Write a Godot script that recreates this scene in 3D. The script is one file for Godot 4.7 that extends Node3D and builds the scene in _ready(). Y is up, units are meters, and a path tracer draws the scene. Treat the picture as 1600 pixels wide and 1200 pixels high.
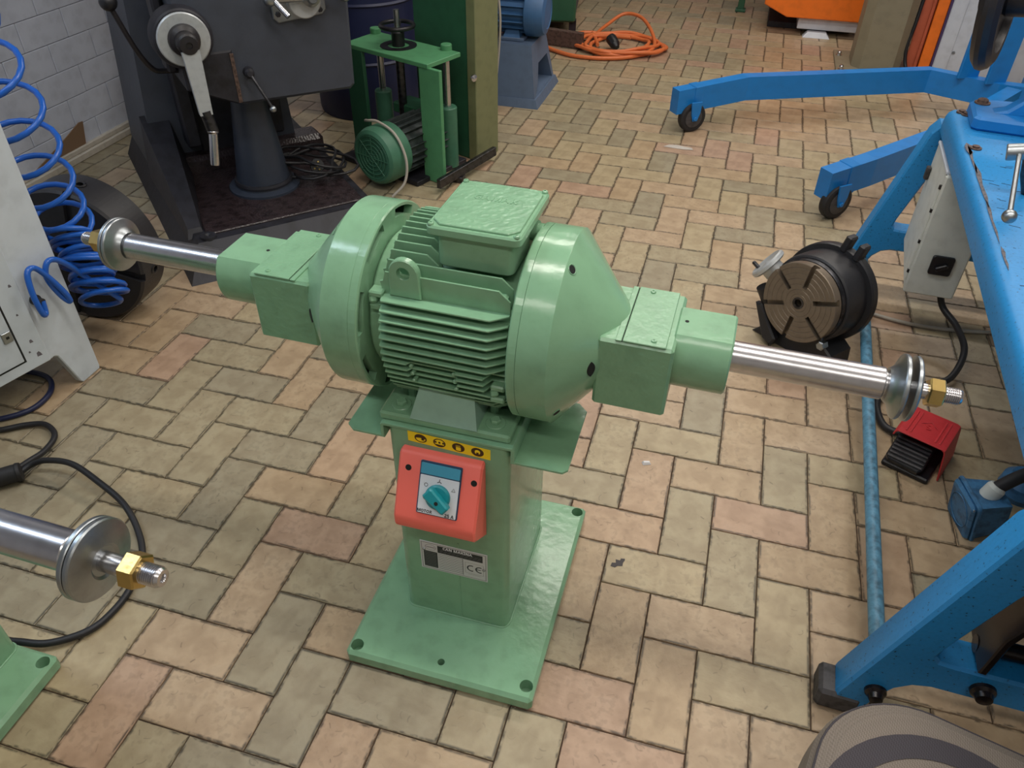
extends Node3D
# A polishing machine in a workshop. Units are metres, y is up, floor tiles are 0.125 x 0.25.

const TILE := 0.125
var M := {}
var T := {}
var rng := RandomNumberGenerator.new()

# ---------------------------------------------------------------- mesh building
class MB:
	var v := PackedVector3Array()
	var n := PackedVector3Array()
	var u := PackedVector2Array()
	var c := PackedColorArray()
	var x := Transform3D.IDENTITY
	var tint := Color.WHITE
	var flat := false
	func _init(t := Transform3D.IDENTITY):
		x = t
	func tri(p: Vector3, q: Vector3, r: Vector3, np: Vector3, nq: Vector3, nr: Vector3, up := Vector2.ZERO, uq := Vector2.ZERO, ur := Vector2.ZERO):
		var g := (q - p).cross(r - p)
		if g.length_squared() < 1e-18: return
		if flat:
			var fn := g if g.dot(np + nq + nr) > 0.0 else -g
			np = fn; nq = fn; nr = fn
		if g.dot(np + nq + nr) > 0.0:
			_p(p, np, up); _p(r, nr, ur); _p(q, nq, uq)
		else:
			_p(p, np, up); _p(q, nq, uq); _p(r, nr, ur)
	func _p(p: Vector3, m: Vector3, t: Vector2):
		v.append(x * p); n.append((x.basis * m).normalized()); u.append(t); c.append(tint)
	func quad(p: Vector3, q: Vector3, r: Vector3, s: Vector3, m: Vector3):
		tri(p, q, r, m, m, m, Vector2(0, 0), Vector2(1, 0), Vector2(1, 1))
		tri(p, r, s, m, m, m, Vector2(0, 0), Vector2(1, 1), Vector2(0, 1))
	func face(p: Vector3, q: Vector3, r: Vector3, s: Vector3, inside: Vector3):
		var m := (q - p).cross(r - p)
		if m.length_squared() < 1e-16: m = (r - p).cross(s - p)
		m = m.normalized()
		if m.dot((p + q + r + s) / 4.0 - inside) < 0.0: m = -m
		quad(p, q, r, s, m)
	func mesh(mat: Material) -> ArrayMesh:
		var a := []
		a.resize(Mesh.ARRAY_MAX)
		a[Mesh.ARRAY_VERTEX] = v; a[Mesh.ARRAY_NORMAL] = n; a[Mesh.ARRAY_TEX_UV] = u; a[Mesh.ARRAY_COLOR] = c
		var m := ArrayMesh.new()
		m.add_surface_from_arrays(Mesh.PRIMITIVE_TRIANGLES, a)
		if mat: m.surface_set_material(0, mat)
		return m
	# box with chamfered edges
	func hard() -> MB:
		flat = true
		return self
	func box(at: Vector3, size: Vector3, b := 0.002, rot := Basis.IDENTITY) -> MB:
		var h := size / 2.0
		b = minf(b, minf(h.x, minf(h.y, h.z)) * 0.45)
		var keep := x
		x = x * Transform3D(rot, at)
		for ax in 3:
			for s in [-1.0, 1.0]:
				var m := Vector3.ZERO
				m[ax] = s
				var i: int = (ax + 1) % 3
				var j: int = (ax + 2) % 3
				var ps := []
				for k in [[-1, -1], [1, -1], [1, 1], [-1, 1]]:
					var p := Vector3.ZERO
					p[ax] = s * h[ax]; p[i] = k[0] * (h[i] - b); p[j] = k[1] * (h[j] - b)
					ps.append(p)
				quad(ps[0], ps[1], ps[2], ps[3], m)
				if b <= 0.0: continue
				for t in [-1.0, 1.0]:      # chamfer along axis j between faces ax and i
					var m2 := Vector3.ZERO
					m2[ax] = s; m2[i] = t
					var q := []
					for k in [[0, -1], [0, 1], [1, 1], [1, -1]]:
						var p := Vector3.ZERO
						p[ax] = s * (h[ax] - (b if k[0] == 1 else 0.0))
						p[i] = t * (h[i] - (0.0 if k[0] == 1 else b))
						p[j] = k[1] * (h[j] - b)
						q.append(p)
					quad(q[0], q[1], q[2], q[3], m2.normalized())
		if b > 0.0:
			for sx in [-1.0, 1.0]:
				for sy in [-1.0, 1.0]:
					for sz in [-1.0, 1.0]:
						var s := Vector3(sx, sy, sz)
						var m := s.normalized()
						tri(s * Vector3(h.x, h.y - b, h.z - b), s * Vector3(h.x - b, h.y, h.z - b), s * Vector3(h.x - b, h.y - b, h.z), m, m, m)
		x = keep
		return self
	# eight corners: bottom four in order round, then top four in the same order
	func hexa(p: Array) -> MB:
		var mid := Vector3.ZERO
		for q in p: mid += q / 8.0
		face(p[0], p[1], p[2], p[3], mid); face(p[4], p[5], p[6], p[7], mid)
		for k in 4:
			var l: int = (k + 1) % 4
			face(p[k], p[l], p[l + 4], p[k + 4], mid)
		return self
	# profile of (radius, height) turned round local y
	func lathe(prof: Array, seg := 32, t := Transform3D.IDENTITY, from := 0.0, to := TAU) -> MB:
		var keep := x
		x = x * t
		var nn := []
		for k in prof.size() - 1:
			var d: Vector2 = prof[k + 1] - prof[k]
			nn.append(Vector2(d.y, -d.x).normalized())
		for k in prof.size() - 1:
			var a: Vector2 = prof[k]
			var b: Vector2 = prof[k + 1]
			if a.distance_to(b) < 1e-7: continue
			var na: Vector2 = nn[k]
			var nb: Vector2 = nn[k]
			if k > 0 and nn[k - 1].dot(nn[k]) > 0.93: na = (nn[k - 1] + nn[k]).normalized()
			if k < nn.size() - 1 and nn[k + 1].dot(nn[k]) > 0.93: nb = (nn[k + 1] + nn[k]).normalized()
			for s in seg:
				var f := from + (to - from) * s / seg
				var g := from + (to - from) * (s + 1) / seg
				var cf := Vector3(cos(f), 0, sin(f))
				var cg := Vector3(cos(g), 0, sin(g))
				var p := cf * a.x + Vector3.UP * a.y
				var q := cg * a.x + Vector3.UP * a.y
				var r := cg * b.x + Vector3.UP * b.y
				var w := cf * b.x + Vector3.UP * b.y
				var n1 := cf * na.x + Vector3.UP * na.y
				var n2 := cg * na.x + Vector3.UP * na.y
				var n3 := cg * nb.x + Vector3.UP * nb.y
				var n4 := cf * nb.x + Vector3.UP * nb.y
				if a.x > 1e-7: tri(p, q, r, n1, n2, n3, Vector2(f, a.y), Vector2(g, a.y), Vector2(g, b.y))
				if b.x > 1e-7: tri(p, r, w, n1, n3, n4, Vector2(f, a.y), Vector2(g, b.y), Vector2(f, b.y))
		x = keep
		return self
	# tube along points
	func tube(pts: Array, r: float, seg := 10, closed := false) -> MB:
		var m := pts.size()
		var rings := []
		var tangents := []
		for k in m:
			var a: Vector3 = pts[(k - 1 + m) % m] if closed or k > 0 else pts[k]
			var b: Vector3 = pts[(k + 1) % m] if closed or k < m - 1 else pts[k]
			tangents.append((b - a).normalized())
		var up := Vector3.UP
		if absf(tangents[0].y) > 0.9: up = Vector3.RIGHT
		var side: Vector3 = up.cross(tangents[0]).normalized()
		for k in m:
			var tg: Vector3 = tangents[k]
			side = (side - tg * side.dot(tg)).normalized()
			var o := tg.cross(side)
			var ring := []
			for s in seg:
				var f := TAU * s / seg
				ring.append(side * cos(f) + o * sin(f))
			rings.append(ring)
		for k in (m if closed else m - 1):
			var l := (k + 1) % m
			for s in seg:
				var e := (s + 1) % seg
				var a: Vector3 = rings[k][s]
				var b: Vector3 = rings[k][e]
				var d: Vector3 = rings[l][e]
				var f: Vector3 = rings[l][s]
				tri(pts[k] + a * r, pts[k] + b * r, pts[l] + d * r, a, b, d)
				tri(pts[k] + a * r, pts[l] + d * r, pts[l] + f * r, a, d, f)
		if not closed:
			for e in [0, m - 1]:
				var out: Vector3 = -tangents[0] if e == 0 else tangents[m - 1]
				for s in seg:
					tri(pts[e], pts[e] + rings[e][s] * r, pts[e] + rings[e][(s + 1) % seg] * r, out, out, out)
		return self
	# polygon in local xy, extruded along z from z0 to z1, chamfered
	func prism(poly: PackedVector2Array, z0: float, z1: float, b := 0.0015, t := Transform3D.IDENTITY) -> MB:
		var keep := x
		x = x * t
		if Geometry2D.is_polygon_clockwise(poly):
			poly = poly.duplicate(); poly.reverse()
		var m := poly.size()
		var en := []
		for k in m:
			var d := (poly[(k + 1) % m] - poly[k]).normalized()
			en.append(Vector2(d.y, -d.x))
		var inner := PackedVector2Array()
		for k in m:
			var a: Vector2 = en[(k - 1 + m) % m]
			var c2: Vector2 = en[k]
			var s := a + c2
			var q := s / maxf(0.3, s.length_squared() / 2.0)
			inner.append(poly[k] - q * b)
		var tris := Geometry2D.triangulate_polygon(inner)
		for side in 2:
			var z := z0 if side == 0 else z1
			var zb := z0 + b if side == 0 else z1 - b
			var nz := Vector3(0, 0, -1 if side == 0 else 1)
			for k in range(0, tris.size(), 3):
				var p := inner[tris[k]]
				var q := inner[tris[k + 1]]
				var r := inner[tris[k + 2]]
				tri(Vector3(p.x, p.y, z), Vector3(q.x, q.y, z), Vector3(r.x, r.y, z), nz, nz, nz, p, q, r)
			if b > 0.0:
				for k in m:
					var l := (k + 1) % m
					var e: Vector2 = en[k]
					var nn := (Vector3(e.x, e.y, 0) + nz).normalized()
					quad(Vector3(poly[k].x, poly[k].y, zb), Vector3(poly[l].x, poly[l].y, zb), Vector3(inner[l].x, inner[l].y, z), Vector3(inner[k].x, inner[k].y, z), nn)
		for k in m:
			var l := (k + 1) % m
			var e: Vector2 = en[k]
			var ep: Vector2 = en[(k - 1 + m) % m]
			var el: Vector2 = en[l]
			var na := (e + ep).normalized() if e.dot(ep) > 0.75 else e
			var nb := (e + el).normalized() if e.dot(el) > 0.75 else e
			var a3 := Vector3(na.x, na.y, 0)
			var b3 := Vector3(nb.x, nb.y, 0)
			var p0 := Vector3(poly[k].x, poly[k].y, z0 + b)
			var p1 := Vector3(poly[l].x, poly[l].y, z0 + b)
			var p2 := Vector3(poly[l].x, poly[l].y, z1 - b)
			var p3 := Vector3(poly[k].x, poly[k].y, z1 - b)
			tri(p0, p1, p2, a3, b3, b3); tri(p0, p2, p3, a3, b3, a3)
		x = keep
		return self

func circle(r: float, k := 24, at := Vector2.ZERO, from := 0.0, to := TAU) -> PackedVector2Array:
	var p := PackedVector2Array()
	var full := absf(to - from - TAU) < 1e-6
	for i in (k if full else k + 1):
		var a := from + (to - from) * i / k
		p.append(at + Vector2(cos(a), sin(a)) * r)
	return p
func rrect(w: float, h: float, r: float, at := Vector2.ZERO, k := 4) -> PackedVector2Array:
	var p := PackedVector2Array()
	for q in [[1, 1, 0], [-1, 1, 1], [-1, -1, 2], [1, -1, 3]]:
		p.append_array(circle(r, k, at + Vector2(q[0] * (w / 2 - r), q[1] * (h / 2 - r)), q[2] * PI / 2, (q[2] + 1) * PI / 2))
	return p
func poly(a: Array) -> PackedVector2Array:
	var p := PackedVector2Array()
	for i in range(0, a.size(), 2): p.append(Vector2(a[i], a[i + 1]))
	return p
func prof(a: Array) -> Array:
	var p := []
	for i in range(0, a.size(), 2): p.append(Vector2(a[i], a[i + 1]))
	return p
func hexagon(r: float) -> PackedVector2Array: return circle(r, 6)
# smooth curve through points given as x, y, z, x, y, z ...
func curve(a: Array, per := 8, closed := false) -> Array:
	var p := []
	for i in range(0, a.size(), 3): p.append(Vector3(a[i], a[i + 1], a[i + 2]))
	return smooth(p, per, closed)
func smooth(p: Array, per := 8, closed := false) -> Array:
	var m := p.size()
	var out := []
	for k in (m if closed else m - 1):
		var a: Vector3 = p[(k - 1 + m) % m] if closed or k > 0 else p[0] * 2.0 - p[1]
		var b: Vector3 = p[k]
		var c: Vector3 = p[(k + 1) % m]
		var d: Vector3 = p[(k + 2) % m] if closed or k < m - 2 else c * 2.0 - b
		for s in per: out.append(b.cubic_interpolate(c, a, d, float(s) / per))
	if not closed: out.append(p[m - 1])
	return out
# frames: the local y of a lathe, or the local z of a prism, along a direction
func along(dir: Vector3, at := Vector3.ZERO) -> Transform3D:
	var y := dir.normalized()
	var h := Vector3.FORWARD if absf(y.y) > 0.95 else Vector3.UP
	var xx := h.cross(y).normalized()
	return Transform3D(Basis(xx, y, xx.cross(y)), at)
func facing(dir: Vector3, at := Vector3.ZERO) -> Transform3D:   # z along dir, y as near up as can be
	var z := dir.normalized()
	var h := Vector3.FORWARD if absf(z.y) > 0.95 else Vector3.UP
	var xx := h.cross(z).normalized()
	return Transform3D(Basis(xx, z.cross(xx), z), at)
func yaw(deg: float, at := Vector3.ZERO) -> Transform3D: return Transform3D(Basis(Vector3.UP, deg_to_rad(deg)), at)

# ---------------------------------------------------------------- scene building
func named(o: Node, called: String, parent: Node) -> Node:
	var nm := called
	var k := 0
	while parent.has_node(nm):
		k += 1
		nm = "%s_%03d" % [called, k]
	o.name = nm
	parent.add_child(o, true)
	return o
func obj(called: String, mb: MB, mat: Material, parent: Node = self) -> MeshInstance3D:
	var o := MeshInstance3D.new()
	o.mesh = mb.mesh(mat)
	o.cast_shadow = GeometryInstance3D.SHADOW_CASTING_SETTING_ON
	return named(o, called, parent)
func thing(called: String, label: String, category: String, t := Transform3D.IDENTITY, group := "") -> Node3D:
	var o := Node3D.new()
	named(o, called, self)
	o.transform = t
	return tag(o, label, category, group)
func tag(o: Node3D, label: String, category: String, group := "") -> Node3D:
	o.set_meta("label", label)
	o.set_meta("category", category)
	if group: o.set_meta("group", group)
	return o
func struct(called: String, mb: MB, mat: Material, label := "") -> MeshInstance3D:
	var o := obj(called, mb, mat)
	o.set_meta("kind", "structure")
	if label: o.set_meta("label", label)
	return o
# a mesh with pieces cut out of it: cuts are MB volumes
func cut(called: String, body: MB, cuts: Array, mat: Material, parent: Node) -> Node3D:
	var o := CSGCombiner3D.new()
	named(o, called, parent)
	var a := CSGMesh3D.new()
	a.mesh = body.mesh(mat); a.material = mat
	o.add_child(a)
	for q in cuts:
		var b := CSGMesh3D.new()
		b.mesh = q.mesh(mat); b.material = mat
		b.operation = CSGShape3D.OPERATION_SUBTRACTION
		o.add_child(b)
	return o
func bolt(parent: Node, at: Vector3, dir: Vector3, r: float, h: float, mat: Material, washer := 0.0, called := "bolt") -> void:
	var t := facing(dir, at)
	var mb := MB.new().prism(hexagon(r), 0.0, h, h * 0.2, t)
	if washer > 0.0:
		mb = MB.new().prism(hexagon(r), 0.0, h, h * 0.2, t * Transform3D(Basis.IDENTITY, Vector3(0, 0, 0.003)))
		var b := obj(called, mb, mat, parent)
		obj("washer", MB.new().lathe(prof([washer, -0.001, washer, 0.002, washer - 0.001, 0.003, 0, 0.003]), 20, along(dir, at)), mat, b)
	else:
		obj(called, mb, mat, parent)
func screw(parent: Node, at: Vector3, dir: Vector3, r: float, mat: Material) -> void:
	obj("screw", MB.new().lathe(prof([r, -0.001, r, r * 0.2, r * 0.8, r * 0.55, r * 0.4, r * 0.6, r * 0.35, r * 0.35, 0, r * 0.35]), 14, along(dir, at)), mat, parent)
func letters(parent: Node, text: String, size: float, t: Transform3D, mat: Material, depth := 0.0004, called := "lettering") -> void:
	var tm := TextMesh.new()
	var f := SystemFont.new()
	f.font_names = PackedStringArray(["Droid Sans"])
	f.font_weight = 700
	tm.font = f
	tm.text = text
	tm.font_size = 32
	tm.pixel_size = size / 32.0
	tm.depth = depth
	tm.curve_step = 2.0
	tm.material = mat
	var o := MeshInstance3D.new()
	o.mesh = tm
	named(o, called, parent)
	o.transform = t

# ---------------------------------------------------------------- textures and materials
func noise_bytes(kind: int, freq: float, octaves: int, sd: int, size := 256, fractal := FastNoiseLite.FRACTAL_FBM) -> PackedByteArray:
	var f := FastNoiseLite.new()
	f.noise_type = kind; f.frequency = freq; f.fractal_octaves = octaves; f.seed = sd; f.fractal_type = fractal
	var im := f.get_seamless_image(size, size)
	im.convert(Image.FORMAT_L8)
	return im.get_data()
func tex(im: Image) -> ImageTexture:
	im.generate_mipmaps()
	return ImageTexture.create_from_image(im)
# grey map: each byte goes through points (in, out) of a ramp
func ramp_tex(a: PackedByteArray, ramp: Array, size := 256) -> ImageTexture:
	var lut := PackedByteArray()
	lut.resize(256)
	for k in 256:
		var f := k / 255.0
		var o: float = ramp[1]
		for i in range(0, ramp.size() - 2, 2):
			if f >= ramp[i]: o = lerpf(ramp[i + 1], ramp[i + 3], clampf((f - ramp[i]) / maxf(1e-5, ramp[i + 2] - ramp[i]), 0, 1))
		lut[k] = int(clampf(o, 0, 1) * 255)
	var b := PackedByteArray()
	b.resize(a.size())
	for k in a.size(): b[k] = lut[a[k]]
	return tex(Image.create_from_data(size, size, false, Image.FORMAT_L8, b))
func bump_tex(a: PackedByteArray, strength: float, size := 256) -> ImageTexture:
	var im := Image.create_from_data(size, size, false, Image.FORMAT_L8, a)
	im.convert(Image.FORMAT_RGBA8)
	im.bump_map_to_normal_map(strength)
	return tex(im)
func mat(called: String, col: Color, rough := 0.5, metal := 0.0, map: Texture2D = null, scale := 1.0, bump: Texture2D = null, bump_scale := 0.3) -> StandardMaterial3D:
	var m := StandardMaterial3D.new()
	m.albedo_color = col
	m.roughness = rough
	m.metallic = metal
	m.uv1_triplanar = true
	m.uv1_scale = Vector3.ONE * scale
	if map: m.albedo_texture = map
	if bump:
		m.normal_enabled = true; m.normal_texture = bump; m.normal_scale = bump_scale
	M[called] = m
	return m
func rgb(r: float, g: float, b: float) -> Color: return Color(r / 255.0, g / 255.0, b / 255.0)

func make_materials():
	var fine := noise_bytes(FastNoiseLite.TYPE_SIMPLEX_SMOOTH, 0.03, 4, 3)
	var cloud := noise_bytes(FastNoiseLite.TYPE_SIMPLEX, 0.012, 5, 8)
	var cells := noise_bytes(FastNoiseLite.TYPE_SIMPLEX, 0.05, 2, 21)
	T.soft = ramp_tex(cloud, [0.0, 0.93, 0.5, 0.985, 1.0, 1.0])
	T.grime = ramp_tex(cloud, [0.0, 0.6, 0.35, 0.84, 0.6, 1.0, 1.0, 0.9])
	T.rusty = ramp_tex(cloud, [0.0, 0.4, 0.45, 1.0, 1.0, 0.6])
	T.chip = ramp_tex(cells, [0.0, 0.15, 0.06, 0.25, 0.085, 0.95, 0.6, 1.0, 1.0, 0.97])
	T.peel = bump_tex(fine, 3.0)
	T.rough = bump_tex(cells, 6.0)
	T.pit = ramp_tex(noise_bytes(FastNoiseLite.TYPE_SIMPLEX, 0.08, 3, 5), [0.0, 0.45, 0.3, 0.85, 1.0, 1.0])
	# painted machines
	mat("green", rgb(130, 174, 140), 0.2, 0.0, T.soft, 4.0, T.peel, 0.14)
	mat("green_flat", rgb(126, 170, 136), 0.28, 0.0, T.soft, 4.0, T.rough, 0.12)
	mat("green_bare", rgb(150, 186, 168), 0.45, 0.1, T.soft, 6.0, T.peel, 0.1)
	mat("dark_gap", rgb(20, 24, 22), 0.8)
	mat("steel", rgb(206, 205, 208), 0.27, 1.0, T.soft, 9.0)
	mat("steel_satin", rgb(166, 172, 176), 0.36, 1.0, T.soft, 12.0, T.peel, 0.12)
	mat("steel_dark", rgb(92, 92, 96), 0.4, 1.0, T.grime, 9.0)
	mat("brass", rgb(206, 178, 112), 0.3, 1.0, T.soft, 12.0, T.peel, 0.2)
	mat("red_plastic", rgb(250, 116, 102), 0.42)
	mat("switch_white", rgb(226, 230, 236), 0.4)
	mat("switch_blue", rgb(74, 160, 190), 0.35)
	mat("switch_edge", rgb(40, 70, 100), 0.4)
	mat("knob_teal", rgb(24, 140, 150), 0.35)
	mat("print_black", rgb(26, 24, 28), 0.5)
	mat("print_grey", rgb(110, 112, 118), 0.5)
	# blue bench and crane
	mat("blue", rgb(36, 136, 202), 0.42, 0.0, T.chip, 5.0, T.peel, 0.1)
	mat("blue_clean", rgb(22, 124, 202), 0.4, 0.0, T.soft, 3.0, T.peel, 0.08)
	mat("blue_worn", rgb(92, 146, 176), 0.5, 0.0, T.grime, 7.0, T.rough, 0.15)
	mat("blue_box", rgb(66, 122, 168), 0.5, 0.0, T.grime, 6.0, T.peel, 0.1)
	mat("bare_grey", rgb(216, 220, 214), 0.45, 0.0, T.soft, 4.0)
	mat("black_plastic", rgb(26, 26, 30), 0.4)
	mat("rubber", rgb(34, 33, 36), 0.62, 0.0, T.soft, 8.0)
	mat("rubber_grey", rgb(74, 72, 74), 0.6, 0.0, T.grime, 8.0)
	mat("cast_black", rgb(38, 38, 42), 0.45, 0.0, T.soft, 8.0, T.peel, 0.2)
	mat("table_top", rgb(124, 112, 98), 0.42, 0.5, T.soft, 9.0)
	mat("oily", rgb(30, 24, 26), 0.25, 0.3, T.grime, 12.0)
	mat("rust", rgb(112, 92, 84), 0.6, 0.4, T.grime, 14.0)
	mat("wheel_black", rgb(34, 31, 34), 0.42, 0.0, T.soft, 8.0, T.peel, 0.2)
	# dark milling machine
	mat("mill_grey", rgb(62, 67, 78), 0.5, 0.0, T.soft, 2.2, T.peel, 0.15)
	mat("mill_dark", rgb(38, 38, 46), 0.55, 0.0, T.grime, 3.0, T.peel, 0.2)
	mat("mill_deck", rgb(52, 42, 44), 0.3, 0.0, T.grime, 5.0, T.rough, 0.3)
	mat("cone_grey", rgb(50, 57, 70), 0.42, 0.0, T.soft, 5.0)
	mat("dial", rgb(190, 194, 196), 0.42, 0.4, T.soft, 9.0)
	# other machines
	mat("green_dark", rgb(44, 92, 66), 0.45, 0.0, T.soft, 3.0)
	mat("green_mid", rgb(84, 146, 102), 0.5, 0.0, T.soft, 4.0)
	mat("stain", rgb(48, 42, 46), 0.5)
	mat("chip_rust", rgb(108, 104, 110), 0.7, 0.0, T.grime, 20.0)
	mat("blue_nick", rgb(24, 48, 84), 0.6)
	mat("green_motor", rgb(66, 116, 92), 0.5, 0.0, T.soft, 6.0)
	mat("motor_dark", rgb(58, 66, 66), 0.5, 0.0, T.grime, 6.0)
	mat("olive", rgb(120, 124, 88), 0.5, 0.0, T.soft, 4.0)
	mat("fan_blue", rgb(88, 106, 132), 0.55, 0.0, T.soft, 4.0)
	mat("fan_motor", rgb(58, 100, 146), 0.5, 0.0, T.soft, 5.0)
	mat("fan_dark", rgb(34, 44, 76), 0.5, 0.0, T.soft, 5.0)
	mat("plank", rgb(92, 70, 62), 0.7, 0.0, T.grime, 9.0, T.rough, 0.2)
	mat("orange_cable", rgb(218, 116, 64), 0.45)
	mat("orange", rgb(246, 122, 32), 0.45, 0.0, T.soft, 3.0)
	mat("orange_red", rgb(186, 92, 62), 0.5, 0.0, T.soft, 3.0)
	mat("purple_edge", rgb(66, 50, 92), 0.5)
	mat("beige", rgb(138, 130, 108), 0.6, 0.0, T.soft, 3.0)
	mat("white_paint", rgb(206, 212, 222), 0.42, 0.0, T.soft, 3.0)
	mat("cabinet_white", rgb(196, 206, 214), 0.45, 0.0, T.soft, 3.0, T.peel, 0.05)
	mat("hose_blue", rgb(30, 92, 184), 0.28)
	mat("cable_black", rgb(30, 30, 34), 0.5)
	mat("cable_white", rgb(170, 164, 154), 0.5)
	mat("barrel_blue", rgb(22, 30, 66), 0.5)
	mat("pedal_red", rgb(196, 52, 56), 0.45, 0.0, T.soft, 9.0, T.peel, 0.2)
	mat("cardboard", rgb(140, 112, 86), 0.8)
	mat("paper", rgb(222, 222, 224), 0.8)
	mat("plaster", rgb(190, 184, 176), 0.85, 0.0, T.soft, 9.0)
	mat("wall_joint", rgb(108, 108, 118), 0.8)
	mat("wall_paint", rgb(176, 174, 172), 0.8)
	mat("wall_white", rgb(216, 221, 234), 0.25, 0.0, T.soft, 3.0)
	mat("skirting", rgb(206, 198, 184), 0.5, 0.0, T.soft, 6.0)
	mat("grout", rgb(70, 56, 46), 0.9, 0.0, T.soft, 9.0)
	# woven cloth
	var cl := Image.create(128, 128, false, Image.FORMAT_RGBA8)
	for y in 128:
		for q in 128:
			var w := 0.75 + 0.25 * (absf(sin(q * PI / 4.0)) if (int(q / 4.0) + int(y / 4.0)) % 2 == 0 else absf(sin(y * PI / 4.0)))
			cl.set_pixel(q, y, Color(w, w, w))
	T.weave = tex(cl)
	mat("cloth", rgb(132, 122, 112), 0.9, 0.0, T.weave, 9.0)
	mat("cloth_dark", rgb(70, 66, 72), 0.85, 0.0, T.weave, 9.0)
	mat("cloth_trim", rgb(150, 152, 150), 0.35, 0.3)
	# floor tiles: mottled, scuffed, grimy along some of their own edges
	var r2 := RandomNumberGenerator.new()
	r2.seed = 11
	for k in 4:
		var a := noise_bytes(FastNoiseLite.TYPE_SIMPLEX_SMOOTH, 0.010, 3, 40 + k)
		var b := noise_bytes(FastNoiseLite.TYPE_SIMPLEX_SMOOTH, 0.035, 4, 60 + k)
		var g := PackedFloat32Array()
		g.resize(256 * 128)
		g.fill(1.0)
		for i in 12:                     # scuffs: short bent strokes
			var p := Vector2(r2.randf_range(6, 250), r2.randf_range(6, 122))
			var d := Vector2.from_angle(r2.randf_range(0, TAU))
			var dark := r2.randf_range(0.03, 0.22)
			var wide := r2.randf_range(0.8, 2.4)
			var turn := r2.randf_range(-0.12, 0.12)
			for st in int(r2.randf_range(4, 26)):
				p += d
				d = d.rotated(turn)
				for yy in range(int(p.y - wide), int(p.y + wide) + 1):
					for xx in range(int(p.x - wide), int(p.x + wide) + 1):
						if xx < 0 or yy < 0 or xx > 255 or yy > 127: continue
						var f := clampf(1.2 - Vector2(xx, yy).distance_to(p) / wide, 0, 1)
						g[yy * 256 + xx] = minf(g[yy * 256 + xx], 1.0 - dark * f * (0.5 + b[yy * 256 + xx] / 255.0))
		var im := Image.create(256, 128, false, Image.FORMAT_RGBA8)
		for y in 128:
			for q in 256:
				var d := minf(minf(q, 255 - q), minf(y, 127 - y)) / 64.0
				var s := a[(y + 60) * 256 + q] / 255.0
				var f := b[y * 256 + q] / 255.0
				var l := 0.91 + 0.09 * smoothstep(0.15, 0.8, s)
				l *= 0.95 + 0.05 * f
				l *= 1.0 - 0.5 * smoothstep(0.10, 0.0, d) * smoothstep(0.40, 0.75, s * 0.6 + f * 0.5)
				l *= 1.0 - 0.34 * smoothstep(0.58, 0.85, f * 0.8 + s * 0.3) * (0.10 + 0.14 * (k % 2))
				l *= g[y * 256 + q]
				im.set_pixel(q, y, Color(l, l * lerpf(0.975, 1.0, s), l * lerpf(0.955, 1.0, s)))
		T["tile%d" % k] = tex(im)
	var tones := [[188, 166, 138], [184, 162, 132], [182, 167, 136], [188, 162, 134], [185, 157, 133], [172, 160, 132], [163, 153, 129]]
	for k in tones.size():
		for j in 4:
			var m := mat("tile_%d_%d" % [k, j], rgb(tones[k][0], tones[k][1], tones[k][2]), 0.42, 0.0, T["tile%d" % j], 1.0, T.peel, 0.2)
			m.uv1_triplanar = false
	var far := mat("tile_far", Color.WHITE, 0.36, 0.0, T["tile0"], 1.0)
	far.uv1_triplanar = false
	far.vertex_color_use_as_albedo = true
	# warning strip: yellow with four round black pictograms
	var ys := Image.create(384, 72, false, Image.FORMAT_RGBA8)
	ys.fill(rgb(255, 222, 30))
	for k in 4:
		var o := Vector2(60 + k * 88, 36)
		for y in 72:
			for q in range(int(o.x) - 32, int(o.x) + 32):
				var p := Vector2(q, y) - o
				var r := p.length()
				var ink := r < 29 and r > 23
				if r <= 23:
					match k:
						0: ink = p.y < -4 + absf(p.x) * 0.2 or (absf(p.x - 10) < 7 and p.y < 12)
						1: ink = absf(p.y + 2) < 7 and absf(absf(p.x) - 9) > 4 or p.y > 12
						2: ink = not (p.y > -2 and absf(p.x) < 12 or (absf(fposmod(p.x + 2.0, 6.0) - 3.0) < 2.0 and absf(p.x) < 12 and p.y > -16))
						3: ink = not (Vector2(p.x, p.y * 0.85).length() < 13) or (p.y > 2 and absf(p.x) < 6)
				if ink: ys.set_pixel(q, y, rgb(62, 40, 14))
	mat("warning_strip", Color.WHITE, 0.45, 0.0, tex(ys)).uv1_triplanar = false
	# rating plate
	var np := Image.create(320, 200, false, Image.FORMAT_RGBA8)
	np.fill(rgb(206, 206, 212))
	var ink := rgb(38, 36, 44)
	for e in [[6, 6, 308, 3], [6, 191, 308, 3], [6, 6, 3, 188], [311, 6, 3, 188]]: np.fill_rect(Rect2i(e[0], e[1], e[2], e[3]), rgb(120, 120, 126))
	np.fill_rect(Rect2i(84, 14, 214, 50), ink)
	for y in 3:
		for q in range(96, 290, 5): np.fill_rect(Rect2i(q, 36 + y * 9, 3, 3), rgb(120, 118, 126) if (q * 7 + y * 3) % 4 else ink)
	np.fill_rect(Rect2i(16, 66, 66, 116), ink)
	for y in 9:
		np.fill_rect(Rect2i(20, 76 + y * 12, 56, 2), rgb(150, 150, 156))
		np.fill_rect(Rect2i(86, 72 + y * 13, 116, 3), rgb(96, 96, 104))
	np.fill_rect(Rect2i(202, 68, 3, 118), rgb(96, 96, 104))
	for e in [[214, 84, 88, 2], [214, 160, 88, 2], [214, 84, 2, 78], [300, 84, 2, 78], [228, 168, 60, 2]]: np.fill_rect(Rect2i(e[0], e[1], e[2], e[3]), rgb(150, 150, 156))
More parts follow.
